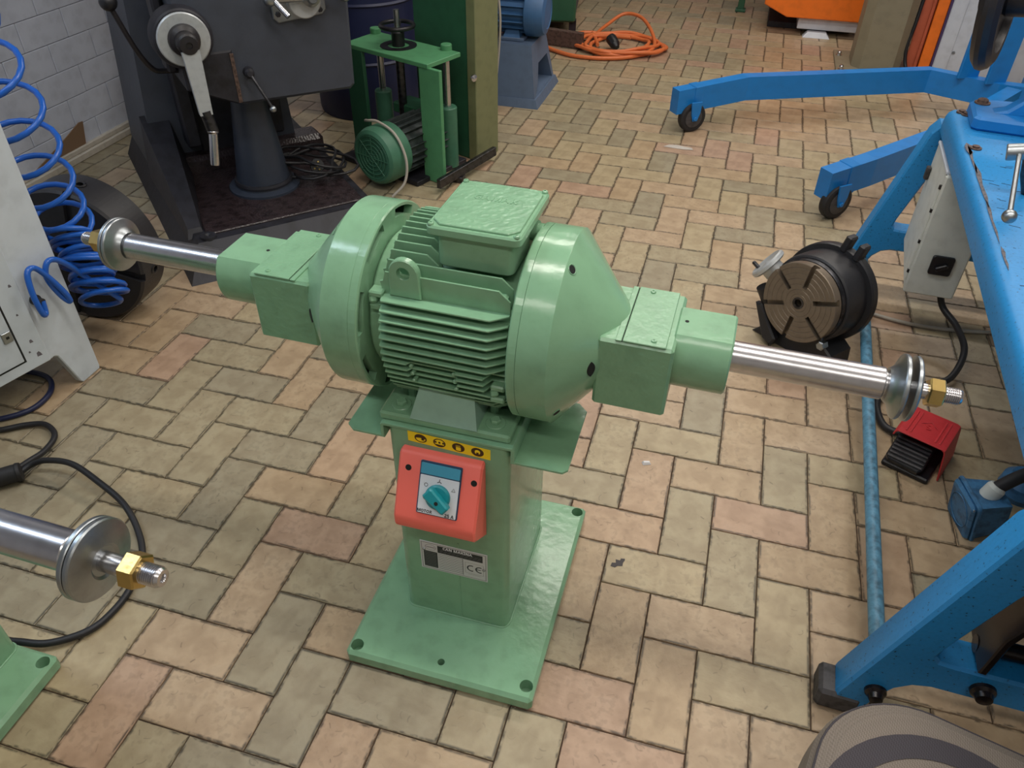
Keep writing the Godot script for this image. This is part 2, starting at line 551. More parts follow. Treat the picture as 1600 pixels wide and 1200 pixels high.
	for y in 52:
		for q in 64:
			var p := Vector2((q - 32) / 1.3, y - 24)
			if absf(p.length() - 19) < 1.2 or (absf(p.y) < 4 and absf(p.x) < 15): np.set_pixel(18 + q, 12 + y, rgb(150, 142, 152))
	for y in 200:     # the letters C and E
		for q in range(216, 300):
			for o in [Vector2(244, 122), Vector2(284, 122)]:
				var p: Vector2 = Vector2(q, y) - o
				if p.x < 8 and absf(p.length() - 19) < 3.2: np.set_pixel(q, y, ink)
				if o.x > 250 and absf(p.y) < 3 and p.x > -18 and p.x < 4: np.set_pixel(q, y, ink)
	mat("rating_plate", Color.WHITE, 0.35, 0.3, tex(np)).uv1_triplanar = false

func _ready():
	rng.seed = 7
	var cam := Camera3D.new()
	cam.name = "camera"
	cam.transform = Transform3D(Basis(Vector3(0.96131776, 0.01063923, -0.27523623), Vector3(-0.18139802, 0.77641087, -0.60355689), Vector3(0.20727501, 0.63013726, 0.74830749)).orthonormalized(), Vector3(-0.02557, 1.59577, 1.21017))
	cam.fov = 52.6414
	cam.near = 0.05
	cam.far = 60.0
	add_child(cam)
	cam.current = true
	var we := WorldEnvironment.new()
	we.name = "environment"
	var env := Environment.new()
	env.background_mode = Environment.BG_COLOR
	env.background_color = Color(0.02, 0.02, 0.022)
	env.tonemap_mode = Environment.TONE_MAPPER_LINEAR
	env.tonemap_exposure = 1.22
	env.sdfgi_enabled = true
	env.ssao_enabled = true
	env.ssil_enabled = true
	we.environment = env
	add_child(we)
	make_materials()
	var rows := [[-4.6, "at the far end", 1.9], [-2.3, "over the lifting frame", 2.1], [-0.1, "over the polishing machine", 2.0], [1.8, "behind the viewpoint", 1.1]]
	for r in rows:
		lamp(Vector3(-0.35, 3.06, r[0]), r[2], "fluorescent ceiling light %s, towards the tiled wall" % r[1])
		lamp(Vector3(1.4, 3.06, r[0]), r[2], "fluorescent ceiling light %s, towards the blue bench" % r[1])
	lamp(Vector3(-2.3, 3.06, 0.5), 1.5, "fluorescent ceiling light nearest the tiled wall and the white cabinet", Color(0.86, 0.93, 1.0))
	room()
	polisher(Transform3D(Basis.IDENTITY, Vector3(-0.437, 0, 0.062)), "glossy green twin spindle polishing machine on a square pedestal with a red switch box", 0.031, true)
	polisher(Transform3D(Basis.IDENTITY, Vector3(-1.468, 0, 0.733)), "second green polishing machine, only its spindle end and base corner beside the black cable", 0.118, false)
	bench()
	crane()
	rotary_table()
	small_right()
	mill()
	left_things()
	back_machines()

# ---------------------------------------------------------------- the room
func room():
	var xl := -3.11
	var xr := 4.2
	var zn := 3.4
	var zf := -9.0
	var top := 3.2
	var fl := struct("floor", MB.new().box(Vector3((xl + xr) / 2, -0.105, (zn + zf) / 2), Vector3(xr - xl + 0.4, 0.2, zn - zf + 0.4), 0.0), M.grout, "floor of beige clay tiles laid in a herringbone pattern")
	struct("ceiling", MB.new().box(Vector3((xl + xr) / 2, top + 0.1, (zn + zf) / 2), Vector3(xr - xl + 0.4, 0.2, zn - zf + 0.4), 0.0), M.wall_paint)
	var wl := struct("wall_left", MB.new().box(Vector3(xl - 0.108, top / 2, (zn + zf) / 2), Vector3(0.2, top + 0.2, zn - zf + 0.4), 0.0), M.wall_joint, "wall of pale grey glazed tiles in running bond")
	struct("wall_right", MB.new().box(Vector3(xr + 0.1, top / 2, (zn + zf) / 2), Vector3(0.2, top + 0.2, zn - zf + 0.4), 0.0), M.wall_paint)
	struct("wall_back", MB.new().box(Vector3((xl + xr) / 2, top / 2, zf - 0.1), Vector3(xr - xl + 0.4, top + 0.2, 0.2), 0.0), M.wall_paint)
	struct("wall_front", MB.new().box(Vector3((xl + xr) / 2, top / 2, zn + 0.1), Vector3(xr - xl + 0.4, top + 0.2, 0.2), 0.0), M.wall_paint)
	struct("baseboard_left", MB.new().box(Vector3(xl + 0.012, 0.016, -2.8), Vector3(0.04, 0.032, 12.2), 0.003).box(Vector3(xl + 0.006, 0.045, -2.8), Vector3(0.024, 0.026, 12.2), 0.004), M.skirting, "pale dusty skirting strip along the tiled wall")
	# wall tiles
	var wt := MB.new().box(Vector3.ZERO, Vector3(0.012, 0.124, 0.273), 0.002).mesh(M.wall_white)
	var rest := MB.new()
	for row in 24:
		var off := 0.0 if row % 2 == 1 else 0.1385
		for k in 47:
			var z := 3.3 - k * 0.277 - off
			var y := 0.087 + row * 0.1265
			if z < zf + 0.2: continue
			var at := Vector3(xl - 0.006, y, z)
			if row < 7 and z > -3.0 and z < -0.2:
				var o := MeshInstance3D.new()
				o.mesh = wt
				named(o, "wall_tile", wl)
				o.position = at + Vector3(rng.randf_range(-0.0006, 0.0006), 0, 0)
			else:
				rest.box(at, Vector3(0.012, 0.124, 0.273), 0.0)
	obj("wall_tile_field", rest, M.wall_white, wl).set_meta("kind", "stuff")
	# floor tiles: herringbone of 2 x 1, shared meshes
	var meshes := {}
	for k in 7:
		for j in 4:
			meshes[k * 4 + j] = tile_mesh(M["tile_%d_%d" % [k, j]])
	var cam := Vector3(-0.0256, 1.5958, 1.2102)
	var list := []
	for a in range(-80, 60):
		for b in range(-80, 60):
			# lattice of (1, 1) and (2, -2): one flat and one upright tile each
			for s in 2:
				var u := a + 2 * b
				var w := a - 2 * b
				var c := Vector3((u + 1.0) * TILE, 0, (w + 0.5) * TILE) if s == 0 else Vector3((u + 2.5) * TILE, 0, (w + 0.0) * TILE)
				if c.x < xl - 0.02 or c.x > xr - 0.05 or c.z < zf + 0.05 or c.z > zn - 0.05: continue
				var d := c - cam
				var dep := d.dot(Vector3(-0.2073, -0.6301, -0.7483))
				var px := 800.0 + 1212.9 * d.dot(Vector3(0.9613, 0.0106, -0.2752)) / dep
				var py := 600.0 + 1212.9 * d.dot(Vector3(0.1814, -0.7764, 0.6036)) / dep
				var seen := dep > 0.2 and px > -120 and px < 1720 and py > -60 and py < 1330
				list.append([d.length() if seen else 100.0 + d.length(), c, s])
	list.sort_custom(func(p, q): return p[0] < q[0])
	var field := MB.new()
	for i in list.size():
		var c: Vector3 = list[i][1]
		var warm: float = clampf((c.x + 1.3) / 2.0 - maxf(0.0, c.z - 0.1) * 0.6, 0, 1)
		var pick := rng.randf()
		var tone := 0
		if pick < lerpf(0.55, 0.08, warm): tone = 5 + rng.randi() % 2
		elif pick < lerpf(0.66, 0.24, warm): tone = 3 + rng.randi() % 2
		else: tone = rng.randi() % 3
		var flip := PI if rng.randf() < 0.5 else 0.0
		var bs := Basis(Vector3.UP, flip + (PI / 2 if list[i][2] == 1 else 0.0)) * Basis.from_euler(Vector3(rng.randf_range(-0.003, 0.003), 0, rng.randf_range(-0.003, 0.003)))
		var t := Transform3D(bs, c + Vector3(0, rng.randf_range(-0.0008, 0.0), 0))
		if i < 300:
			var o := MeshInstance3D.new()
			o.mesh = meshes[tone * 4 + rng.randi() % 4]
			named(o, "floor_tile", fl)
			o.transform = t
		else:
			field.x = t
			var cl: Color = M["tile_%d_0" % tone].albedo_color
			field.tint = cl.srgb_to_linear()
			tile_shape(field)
	obj("floor_tile_field", field, M.tile_far, fl).set_meta("kind", "stuff")
	var pt := MB.new().prism(poly([-0.075, -0.01, -0.05, 0.022, -0.01, 0.03, 0.03, 0.02, 0.07, 0.012, 0.08, -0.012, 0.03, -0.02, -0.03, -0.016]), 0.0, 0.0022, 0.0008, Transform3D(Basis(Vector3.RIGHT, -PI / 2) , Vector3(-0.258, 0, -2.83)))
	obj("mortar_patch", pt, M.plaster, fl)
	for q in [[-0.092, -0.067, 1.0, 0.4]]:
		var b := MB.new().prism(poly([-0.022, -0.006, -0.016, 0.004, -0.006, 0.002, -0.004, 0.013, 0.006, 0.008, 0.010, 0.014, 0.020, 0.012, 0.018, 0.006, 0.012, 0.0, 0.008, -0.010, -0.004, -0.008, -0.012, -0.012]), 0.0, 0.0006, 0.0002, Transform3D((Basis(Vector3.UP, q[3]) * Basis(Vector3.RIGHT, -PI / 2)).scaled_local(Vector3(q[2], q[2], 1)), Vector3(q[0], 0, q[1])))
		obj("dark_stain", b, M.stain, fl)
func tile_shape(mb: MB) -> MB:
	var l := TILE - 0.0014
	var w := TILE / 2 - 0.0014
	var b := 0.0014
	var top := [Vector3(-l + b, 0, -w + b), Vector3(l - b, 0, -w + b), Vector3(l - b, 0, w - b), Vector3(-l + b, 0, w - b)]
	var low := [Vector3(-l, -b, -w), Vector3(l, -b, -w), Vector3(l, -b, w), Vector3(-l, -b, w)]
	mb.quad(top[0], top[1], top[2], top[3], Vector3.UP)
	for k in 4:
		var j := (k + 1) % 4
		var m: Vector3 = (low[k] + low[j]); m.y = 0
		m = m.normalized()
		mb.tri(low[k], low[j], top[j], m + Vector3.UP, m + Vector3.UP, m + Vector3.UP, Vector2(0.02, 0.02), Vector2(0.98, 0.02), Vector2(0.98, 0.02))
		mb.tri(low[k], top[j], top[k], m + Vector3.UP, m + Vector3.UP, m + Vector3.UP, Vector2(0.02, 0.02), Vector2(0.98, 0.02), Vector2(0.02, 0.02))
		mb.quad(low[k], low[j], low[j] + Vector3(0, -0.006, 0), low[k] + Vector3(0, -0.006, 0), m)
	return mb
func tile_mesh(m: Material) -> ArrayMesh: return tile_shape(MB.new()).mesh(m)

# ---------------------------------------------------------------- polishing machine
# origin on the floor under the middle of the motor, the spindles along x
const AXIS := 0.792
func polisher(t: Transform3D, label: String, base_z: float, fittings: bool) -> Node3D:
	var g := thing("polishing_machine", label, "machine", t, "twin green polishing machines")
	# base plate with bolt holes
	var bc := Vector3(0.018, 0.0205, base_z)
	var bw := 0.43
	var bd := 0.57
	var holes := []
	for q in [[-0.195, 0.262, 0.0145], [0.195, 0.252, 0.0145], [0.195, -0.262, 0.0145], [-0.195, -0.262, 0.0145], [0.0, 0.25, 0.008]]:
		holes.append(MB.new().lathe(prof([0, -0.03, q[2], -0.03, q[2], 0.03, 0, 0.03]), 20, Transform3D(Basis.IDENTITY, bc + Vector3(q[0], 0.018, q[1]))))
	cut("base_plate", MB.new().box(bc, Vector3(bw, 0.041, bd), 0.008), holes, M.green, g)
	# post
	var pc := Vector3(0.0125, 0, -0.002)
	var flat := Transform3D(Basis(Vector3.RIGHT, -PI / 2), pc)
	obj("post", MB.new().prism(rrect(0.243, 0.322, 0.018, Vector2.ZERO, 5), 0.028, 0.606, 0.001, flat), M.green, g)
	var ring := []
	for p in rrect(0.246, 0.325, 0.02): ring.append(pc + Vector3(p.x, 0.0415, -p.y))
	obj("weld_bead", MB.new().tube(ring, 0.0025, 6, true), M.green, g)
	obj("seam", MB.new().box(pc + Vector3(0.012, 0.17, 0.1612), Vector3(0.0022, 0.27, 0.0014), 0.0006), M.green_flat, g)
	# top plate with dropped wings
	obj("top_plate", MB.new().prism(poly([-0.121, 0.574, -0.114, 0.574, -0.114, 0.605, 0.137, 0.605, 0.137, 0.574, 0.144, 0.574, 0.144, 0.607, 0.140, 0.612, -0.117, 0.612, -0.121, 0.608]), -0.15, 0.162, 0.001), M.green, g)
	var down := Transform3D(Basis(Vector3.RIGHT, PI / 2), Vector3(0, 0.578, 0))
	obj("wing", MB.new().prism(poly([-0.119, 0.16, -0.18, 0.16, -0.197, 0.146, -0.197, -0.04, -0.119, -0.04]), 0.0, 0.006, 0.001, down), M.green, g)
	obj("wing", MB.new().prism(poly([0.142, 0.16, 0.235, 0.16, 0.244, 0.15, 0.244, -0.02, 0.225, -0.04, 0.142, -0.04]), 0.0, 0.006, 0.001, down), M.green, g)
	# feet
	for s in [1, -1]:
		obj("motor_foot", MB.new().box(Vector3(0.004, 0.621, 0.113 * s), Vector3(0.258, 0.019, 0.078), 0.004), M.green, g)
		var z0: float = 0.153 * s
		var z1: float = 0.128 * s
		obj("foot_gusset", MB.new().hexa([Vector3(-0.062, 0.629, z0), Vector3(0.07, 0.629, z0), Vector3(0.07, 0.629, 0.06 * s), Vector3(-0.062, 0.629, 0.06 * s),
			Vector3(-0.046, 0.695, z1), Vector3(0.058, 0.695, z1), Vector3(0.058, 0.695, 0.05 * s), Vector3(-0.046, 0.695, 0.05 * s)]), M.green_bare, g)
		for q in [-0.09, 0.097]: bolt(g, Vector3(q, 0.6305, 0.122 * s), Vector3.UP, 0.0105, 0.009, M.green, 0.019)
	obj("foot_web", MB.new().box(Vector3(0.085, 0.655, 0.07), Vector3(0.016, 0.06, 0.05), 0.003).box(Vector3(-0.08, 0.655, 0.07), Vector3(0.016, 0.06, 0.05), 0.003), M.green, g).set_meta("kind", "stuff")
	# the motor turns a little on its post
	var mt := yaw(-1.2, Vector3(0, AXIS, 0))
	var px := mt * along(Vector3.RIGHT)
	var ax := px.basis * Vector3.UP
	obj("motor_frame", MB.new(mt).lathe(prof([0, -0.125, 0.128, -0.125, 0.128, 0.14, 0, 0.14]), 48, along(Vector3.RIGHT)), M.green_flat, g)
	obj("end_ring", MB.new(mt).lathe(prof([0, -0.132, 0.128, -0.132, 0.131, -0.128, 0.131, -0.112, 0, -0.112]), 48, along(Vector3.RIGHT)), M.green, g)
	obj("end_ring", MB.new(mt).lathe(prof([0, 0.124, 0.131, 0.124, 0.131, 0.148, 0, 0.148]), 48, along(Vector3.RIGHT)), M.green, g)
	fins(g, mt)
	terminal_box(g, mt)
	for s in [1, -1]: spindle_side(g, mt, s, 0.0 if fittings else 0.014, 0.010 if fittings and s > 0 else 0.0015)
	if fittings: front_fittings(g)
	return g
func fins(g: Node3D, mt: Transform3D):
	var flat := mt * Transform3D(Basis(Vector3.RIGHT, PI / 2), Vector3.ZERO)      # polygon x, y becomes x, z
	for s in [1, -1]:
		for k in 15:
			var y := 0.083 - k * 0.0158
			var reach := sqrt(maxf(0.0, 0.167 * 0.167 - y * y * 0.93))
			if k == 0: reach = 0.146
			var e := reach
			var a := 0.07
			var pts := [-0.098, a * s, -0.108, (e - 0.02) * s, -0.102, (e - 0.018) * s, -0.099, (e - 0.004) * s, -0.097, e * s, 0.098, e * s, 0.125, (e - 0.022) * s, 0.125, a * s]
			if k in [7, 8, 9] and s == 1:
				pts = [-0.098, a, -0.108, e - 0.02, -0.102, e - 0.018, -0.097, e, -0.052, e, -0.046, e - 0.009, 0.038, e - 0.009, 0.040, e, 0.09, e, 0.1, e - 0.022, 0.125, e - 0.022, 0.125, a]
			obj("cooling_fin", MB.new().prism(poly(pts), -y - 0.0018, -y + 0.0018, 0.0007, flat), M.green, g)
	for k in 15:                                                                     # upright blades on the back of the frame's crown
		var z := 0.117 - k * 0.0167
		var reach := sqrt(0.172 * 0.172 - z * z * 0.98)
		if k == 0 or k == 14: reach = 0.126
		var e := reach
		var right := 0.125
		if k > 1 and k < 13: right = -0.012
		var pts := [-0.098, 0.06, -0.108, e - 0.02, -0.102, e - 0.018, -0.097, e, right - 0.02, e, right, e - 0.018, right, 0.06]
		obj("cooling_fin", MB.new().prism(poly(pts), z - 0.0018, z + 0.0018, 0.0007, mt), M.green, g)
	# corner web and lifting lug on the front shoulder
	obj("shoulder_web", MB.new(mt).box(Vector3(0.008, 0.098, 0.105), Vector3(0.22, 0.03, 0.022), 0.004), M.green, g)
	var lug := MB.new().prism(poly([-0.088, 0.085, -0.088, 0.105]) + circle(0.027, 12, Vector2(-0.06, 0.131), PI, 0.0) + poly([-0.030, 0.085]), 0.112, 0.126, 0.002, mt)
	cut("lifting_lug", lug, [MB.new().lathe(prof([0, -0.03, 0.012, -0.03, 0.012, 0.03, 0, 0.03]), 20, mt * Transform3D(Basis(Vector3.RIGHT, PI / 2), Vector3(-0.06, 0.132, 0.119)))], M.green, g)
	for q in [[-0.112, 0.075, 0.122], [0.113, -0.062, 0.142]]:
		var c := Vector3(q[0], q[1], q[2])
		obj("clamp_block", MB.new(mt).box(c + Vector3(0, 0.011, 0), Vector3(0.026, 0.012, 0.024), 0.003), M.green, g)
		obj("clamp_block", MB.new(mt).box(c - Vector3(0, 0.015, 0), Vector3(0.026, 0.012, 0.024), 0.003), M.green, g)
		bolt(g, mt * (c + Vector3(0.0, 0.0, 0.004)), mt.basis * Vector3(-1, 0, 0.6), 0.008, 0.014, M.green)
	for k in 3:
		for q in [-0.046, 0.034]:
			obj("stud", MB.new(mt).lathe(prof([0.004, -0.01, 0.004, 0.004, 0.0025, 0.006, 0, 0.006]), 10, along(Vector3(0, 0, 1), Vector3(q + k * 0.002, -0.0355 - k * 0.0158, 0.152))), M.green, g)
func terminal_box(g: Node3D, mt: Transform3D):
	var c := Vector3(0.051, 0, 0.0)
	var b := []
	for q in [[-0.064, -0.078], [0.064, -0.078], [0.064, 0.078], [-0.064, 0.078]]: b.append(mt * (c + Vector3(q[0] * 0.97, 0.135, q[1] * 0.97)))
	for q in [[-0.068, -0.083], [0.068, -0.083], [0.068, 0.083], [-0.068, 0.083]]: b.append(mt * (c + Vector3(q[0], 0.197, q[1])))
	var up := mt * Transform3D(Basis(Vector3.RIGHT, -PI / 2), c)
	obj("terminal_box", MB.new().prism(rrect(0.134, 0.164, 0.014), 0.132, 0.196, 0.004, up), M.green, g)
	obj("terminal_box_lid", MB.new().prism(rrect(0.163, 0.186, 0.012), 0.193, 0.210, 0.003, up), M.green, g)
	var w := 0.074
	var h := 0.085
	var k := 0.016
	obj("lid_panel", MB.new().prism(poly([-w + k, -h, w - k, -h, w, -h + k, w, h - k, w - k, h, -w + k, h, -w, h - k, -w, -h + k]), 0.209, 0.2135, 0.0012, up), M.green_flat, g)
	for sx in [-1, 1]:
		for sz in [-1, 1]: screw(g, mt * (c + Vector3(0.073 * sx, 0.2105, 0.085 * sz)), Vector3.UP, 0.0055, M.green)
	letters(g, "GAMAK", 0.022, up * Transform3D(Basis.IDENTITY, Vector3(0.002, 0.026, 0.2136)), M.green_flat, 0.0012)
	obj("cable_gland", MB.new(mt).lathe(prof([0.018, 0, 0.018, 0.012, 0.014, 0.012, 0.014, 0.022, 0, 0.022]), 16, along(Vector3.RIGHT, Vector3(0.117, 0.165, -0.03))), M.green, g)
func spindle_side(g: Node3D, mt: Transform3D, s: int, nut_out: float, gap: float):
	var dir := Vector3(s, 0, 0)
	var f := along(dir)
	# flared end bell: slotted inner face, rim, cone
	var face := MB.new(mt).hard().lathe(prof([0, 0.134, 0.1755, 0.134, 0.178, 0.1365, 0.178, 0.150, 0, 0.150]), 96, f)
	var cuts := []
	for k in 8:                                   # air slots round the motor-side face
		var a0 := deg_to_rad(45.0 * k + 6.0)
		var a1 := a0 + deg_to_rad(27.0)
		var p := circle(0.1705, 7, Vector2.ZERO, a0, a1)
		p.append_array(circle(0.1545, 7, Vector2.ZERO, a1, a0))
		cuts.append(MB.new().hard().prism(p, 0.12, 0.16, 0.0, mt * facing(dir)))
	cut("bell_face", face, cuts, M.green, g)
	obj("end_bell", MB.new(mt).lathe(prof([0.173, 0.1502, 0.1772, 0.1502, 0.178, 0.151, 0.178, 0.203, 0.1768, 0.2048, 0.046, 0.312, 0.046, 0.33, 0, 0.33]), 80, f), M.green, g)
	# oil drain opening beside the housing and two bolt recesses in the cone
	var lens := circle(0.019, 9, Vector2(-0.010, 0), -0.95, 0.95)
	lens.append_array(circle(0.019, 9, Vector2(0.012, 0), PI - 0.95, PI + 0.95))
	obj("drain_opening", MB.new().prism(lens, -0.01, 0.0012, 0.0004, mt * facing(Vector3(s * 0.70, 0.0, 0.72), Vector3(s * 0.2640, -0.006, 0.1052))), M.dark_gap, g)
	for q in [[68.0, 0.212], [-34.0, 0.216]]:
		var ca := deg_to_rad(q[0])
		var nx := Vector3(s * 0.77, sin(ca) * 0.63, cos(ca) * 0.63)
		var rad: float = 0.1768 - (q[1] - 0.2048) * 1.22
		var at := Vector3(s * q[1], sin(ca) * rad, cos(ca) * rad)
		var rc := obj("bolt_recess", MB.new(mt).lathe(prof([0.0075, -0.004, 0.0095, 0.0008, 0.0085, 0.0012, 0.0065, -0.001, 0.0055, -0.004]), 18, along(nx, at)), M.green, g)
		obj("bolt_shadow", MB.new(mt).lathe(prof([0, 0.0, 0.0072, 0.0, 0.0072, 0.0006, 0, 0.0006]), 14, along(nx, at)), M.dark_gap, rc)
	# bearing housing and its cover
	obj("bearing_housing", MB.new(mt).box(Vector3(s * 0.332, -0.0215, 0), Vector3(0.128, 0.143, 0.178), 0.005), M.green_flat, g)
	obj("housing_cover", MB.new(mt).box(Vector3(s * 0.346, 0.0515, 0), Vector3(0.072, 0.004, 0.176), 0.001), M.green_flat, g)
	obj("cover_lip", MB.new(mt).box(Vector3(s * 0.303, 0.0510, 0), Vector3(0.010, 0.003, 0.176), 0.001), M.green_flat, g)
	for q in [0.309, 0.381]: obj("cover_joint", MB.new(mt).box(Vector3(s * q, 0.0502, 0), Vector3(0.0016, 0.0012, 0.174), 0.0002), M.dark_gap, g)
	for z in [-0.075, 0.075]: screw(g, mt * Vector3(s * (0.335 if z < 0 else 0.36), 0.0533, z), Vector3.UP, 0.005, M.green)
	# nose with a flat on top
	var p := PackedVector2Array()
	var half := 0.049 if s < 0 else 0.043
	var rr := 0.069
	var a := asin(half / rr)
	p = circle(rr, 40, Vector2.ZERO, PI / 2 + a, PI / 2 - a + TAU)
	obj("spindle_nose", MB.new().prism(p, 0.39, 0.488, 0.003, mt * facing(dir)), M.green, g)
	obj("grease_hole", MB.new(mt).lathe(prof([0, 0, 0.0035, 0, 0.0035, 0.0006, 0, 0.0006]), 10, Transform3D(Basis.IDENTITY, Vector3(s * 0.405, rr * cos(a) + 0.0001, 0.0))), M.dark_gap, g)
	# spindle, flanges, nut, thread
	obj("spindle", MB.new(mt).lathe(prof([0, 0.47, 0.0275, 0.47, 0.0275, 0.733, 0.0265, 0.735, 0.021, 0.735, 0.021, 0.745, 0, 0.745]), 40, f), M.steel, g)
	obj("flange", MB.new(mt).lathe(prof([0, 0.740, 0.028, 0.740, 0.030, 0.743, 0.034, 0.748, 0.040, 0.7515, 0.048, 0.7545, 0.0535, 0.757, 0.055, 0.759, 0.055, 0.7635, 0.054, 0.765, 0, 0.765]), 48, f), M.steel_satin, g)
	var o := 0.765 + gap
	obj("flange", MB.new(mt).lathe(prof([0, o, 0.054, o, 0.055, o + 0.001, 0.055, o + 0.0055, 0.053, o + 0.0075, 0.044, o + 0.011, 0.030, o + 0.014, 0.024, o + 0.015, 0.020, o + 0.012, 0, o + 0.012]), 48, f), M.steel_satin, g)
	obj("stub", MB.new(mt).lathe(prof([0, 0.74, 0.0135, 0.74, 0.0135, 0.83, 0, 0.83]), 24, f), M.steel, g)
	var n0 := 0.800 + gap * 0.3 + nut_out
	var nut := MB.new()
	nut.x = mt * facing(dir, Vector3.ZERO)
	nut.prism(circle(0.0245, 6, Vector2.ZERO, 0.25, TAU + 0.25), n0, n0 + 0.024, 0.0022)
	obj("brass_nut", nut, M.brass, g).set_meta("label", "hexagonal brass nut")
	var th := [0, n0 + 0.015, 0.0135, n0 + 0.015]
	var h := n0 + 0.0245
	for k in 8:
		th.append_array([0.0142, h, 0.0142, h + 0.0008, 0.0124, h + 0.0018, 0.0124, h + 0.0022])
		h += 0.003
	th.append_array([0.0134, h, 0.0110, h + 0.004, 0.006, h + 0.004, 0.005, h + 0.001, 0, h + 0.001])
	obj("threaded_end", MB.new(mt).lathe(prof(th), 24, f), M.steel, g)
func front_fittings(g: Node3D):
	# warning strip under the top plate
	var st := MB.new()
	var z := 0.1597
	var ps := [Vector3(-0.066, 0.6035, z), Vector3(0.098, 0.5965, z), Vector3(0.098, 0.570, z), Vector3(-0.066, 0.578, z)]
	st.quad(ps[0], ps[1], ps[2], ps[3], Vector3(0, 0, 1))
	obj("warning_strip", st, M.warning_strip, g).set_meta("label", "yellow strip with four black warning symbols")
	# switch box
	var pr := poly([0.158, 0.350, 0.225, 0.405, 0.234, 0.418, 0.234, 0.440, 0.231, 0.447, 0.178, 0.560, 0.170, 0.564, 0.158, 0.564])
	var sb := MB.new().prism(pr, -0.0885, 0.0785, 0.004, Transform3D(Basis(Vector3(0, 0, 1), Vector3(0, 1, 0), Vector3(-1, 0, 0)), Vector3.ZERO))
	obj("switch_box", sb, M.red_plastic, g).set_meta("label", "red plastic wedge shaped switch box")
	var top := Vector3(0.009, 0.560, 0.178)
	var low := Vector3(0.009, 0.447, 0.231)
	var nz := Vector3(0, 0.053, 0.113).normalized()
	var ft := Transform3D(Basis(Vector3.RIGHT, (top - low).normalized(), nz), (top + low) / 2.0)
	obj("switch_frame", MB.new().prism(rrect(0.083, 0.108, 0.003, Vector2(0.000, 0.004)), -0.002, 0.003, 0.0008, ft), M.switch_edge, g)
	obj("switch_plate", MB.new().prism(rrect(0.078, 0.078, 0.002, Vector2(0.000, -0.009)), 0.0, 0.0042, 0.0005, ft), M.switch_white, g)
	obj("switch_band", MB.new().prism(rrect(0.078, 0.022, 0.002, Vector2(0.000, 0.0435)), 0.0, 0.0050, 0.0005, ft), M.switch_blue, g)
	var kt := ft * Transform3D(Basis(Vector3(0, 0, 1), deg_to_rad(-38)), Vector3(0.000, -0.009, 0.004))
	obj("switch_dial", MB.new().lathe(prof([0.025, 0, 0.025, 0.005, 0.022, 0.008, 0, 0.008]), 32, kt * Transform3D(Basis(Vector3.RIGHT, PI / 2), Vector3.ZERO)), M.knob_teal, g)
	var kb := obj("switch_knob", MB.new().prism(poly([-0.023, -0.010, -0.018, -0.013, 0.026, -0.010, 0.030, -0.008, 0.030, 0.008, 0.026, 0.010, -0.018, 0.013, -0.023, 0.010]), 0.006, 0.024, 0.003, kt), M.knob_teal, g)
	obj("screw_recess", MB.new().lathe(prof([0, 0.0, 0.004, 0.0, 0.004, 0.0004, 0, 0.0004]), 12, kt * Transform3D(Basis(Vector3.RIGHT, PI / 2), Vector3(0.006, 0, 0.024))), M.dark_gap, kb)
	for q in [-1, 1]: obj("screw_hole", MB.new().lathe(prof([0, 0, 0.0062, 0, 0.0062, 0.0005, 0, 0.0005]), 14, ft * Transform3D(Basis(Vector3.RIGHT, PI / 2), Vector3(0.066 * q - 0.0 , 0.034 - 0.002 * q, 0.0))), M.dark_gap, g)
	var zz := 0.0044
	letters(g, "MOTOR", 0.0085, ft * Transform3D(Basis.IDENTITY, Vector3(-0.024, -0.043, zz)), M.print_black)
	letters(g, "25 A", 0.0095, ft * Transform3D(Basis.IDENTITY, Vector3(0.026, -0.0435, zz)), M.print_black)
	var o := []
	for k in 14: o.append(ft * Vector3(-0.026 + cos(TAU * k / 14) * 0.0034, 0.011 + sin(TAU * k / 14) * 0.0034, zz))
	obj("off_mark", MB.new().tube(o, 0.0005, 4, true), M.print_black, g)
	var y3 := MB.new(ft)
	for k in 3:
		var a := PI / 2 + TAU * k / 3
		var d := Vector2(cos(a), sin(a))
		var nn := Vector2(-d.y, d.x) * 0.0006
		y3.prism(PackedVector2Array([Vector2(0, 0.022) + nn, Vector2(0, 0.022) - nn, Vector2(0, 0.022) + d * 0.005 - nn, Vector2(0, 0.022) + d * 0.005 + nn]), zz - 0.0003, zz + 0.0002, 0.0)
	obj("star_mark", y3, M.print_black, g).set_meta("kind", "stuff")
	var tr := []
	for k in 3: tr.append(ft * Vector3(0.029 + cos(PI / 2 + TAU * k / 3) * 0.0042, 0.010 + sin(PI / 2 + TAU * k / 3) * 0.0042, zz))
	obj("triangle_mark", MB.new().tube(tr, 0.0006, 4, true), M.print_black, g)
	# rating plate
	var rp := MB.new()
	var z2 := 0.1606
	rp.quad(Vector3(-0.063, 0.288, z2), Vector3(0.089, 0.288, z2), Vector3(0.089, 0.197, z2), Vector3(-0.063, 0.197, z2), Vector3(0, 0, 1))
	var plate := obj("rating_plate", MB.new().box(Vector3(0.013, 0.2425, 0.1597), Vector3(0.152, 0.091, 0.0016), 0.0004), M.switch_white, g)
	plate.set_meta("label", "silver rating plate with black print")
	obj("plate_print", rp, M.rating_plate, plate)
	letters(plate, "CAN MAKİNA", 0.0105, Transform3D(Basis.IDENTITY, Vector3(0.022, 0.2765, 0.1607)), M.switch_white)
	for q in [[-0.054, 0.262], [0.081, 0.236]]: screw(plate, Vector3(q[0], q[1], 0.1608), Vector3(0, 0, 1), 0.0035, M.steel_satin)

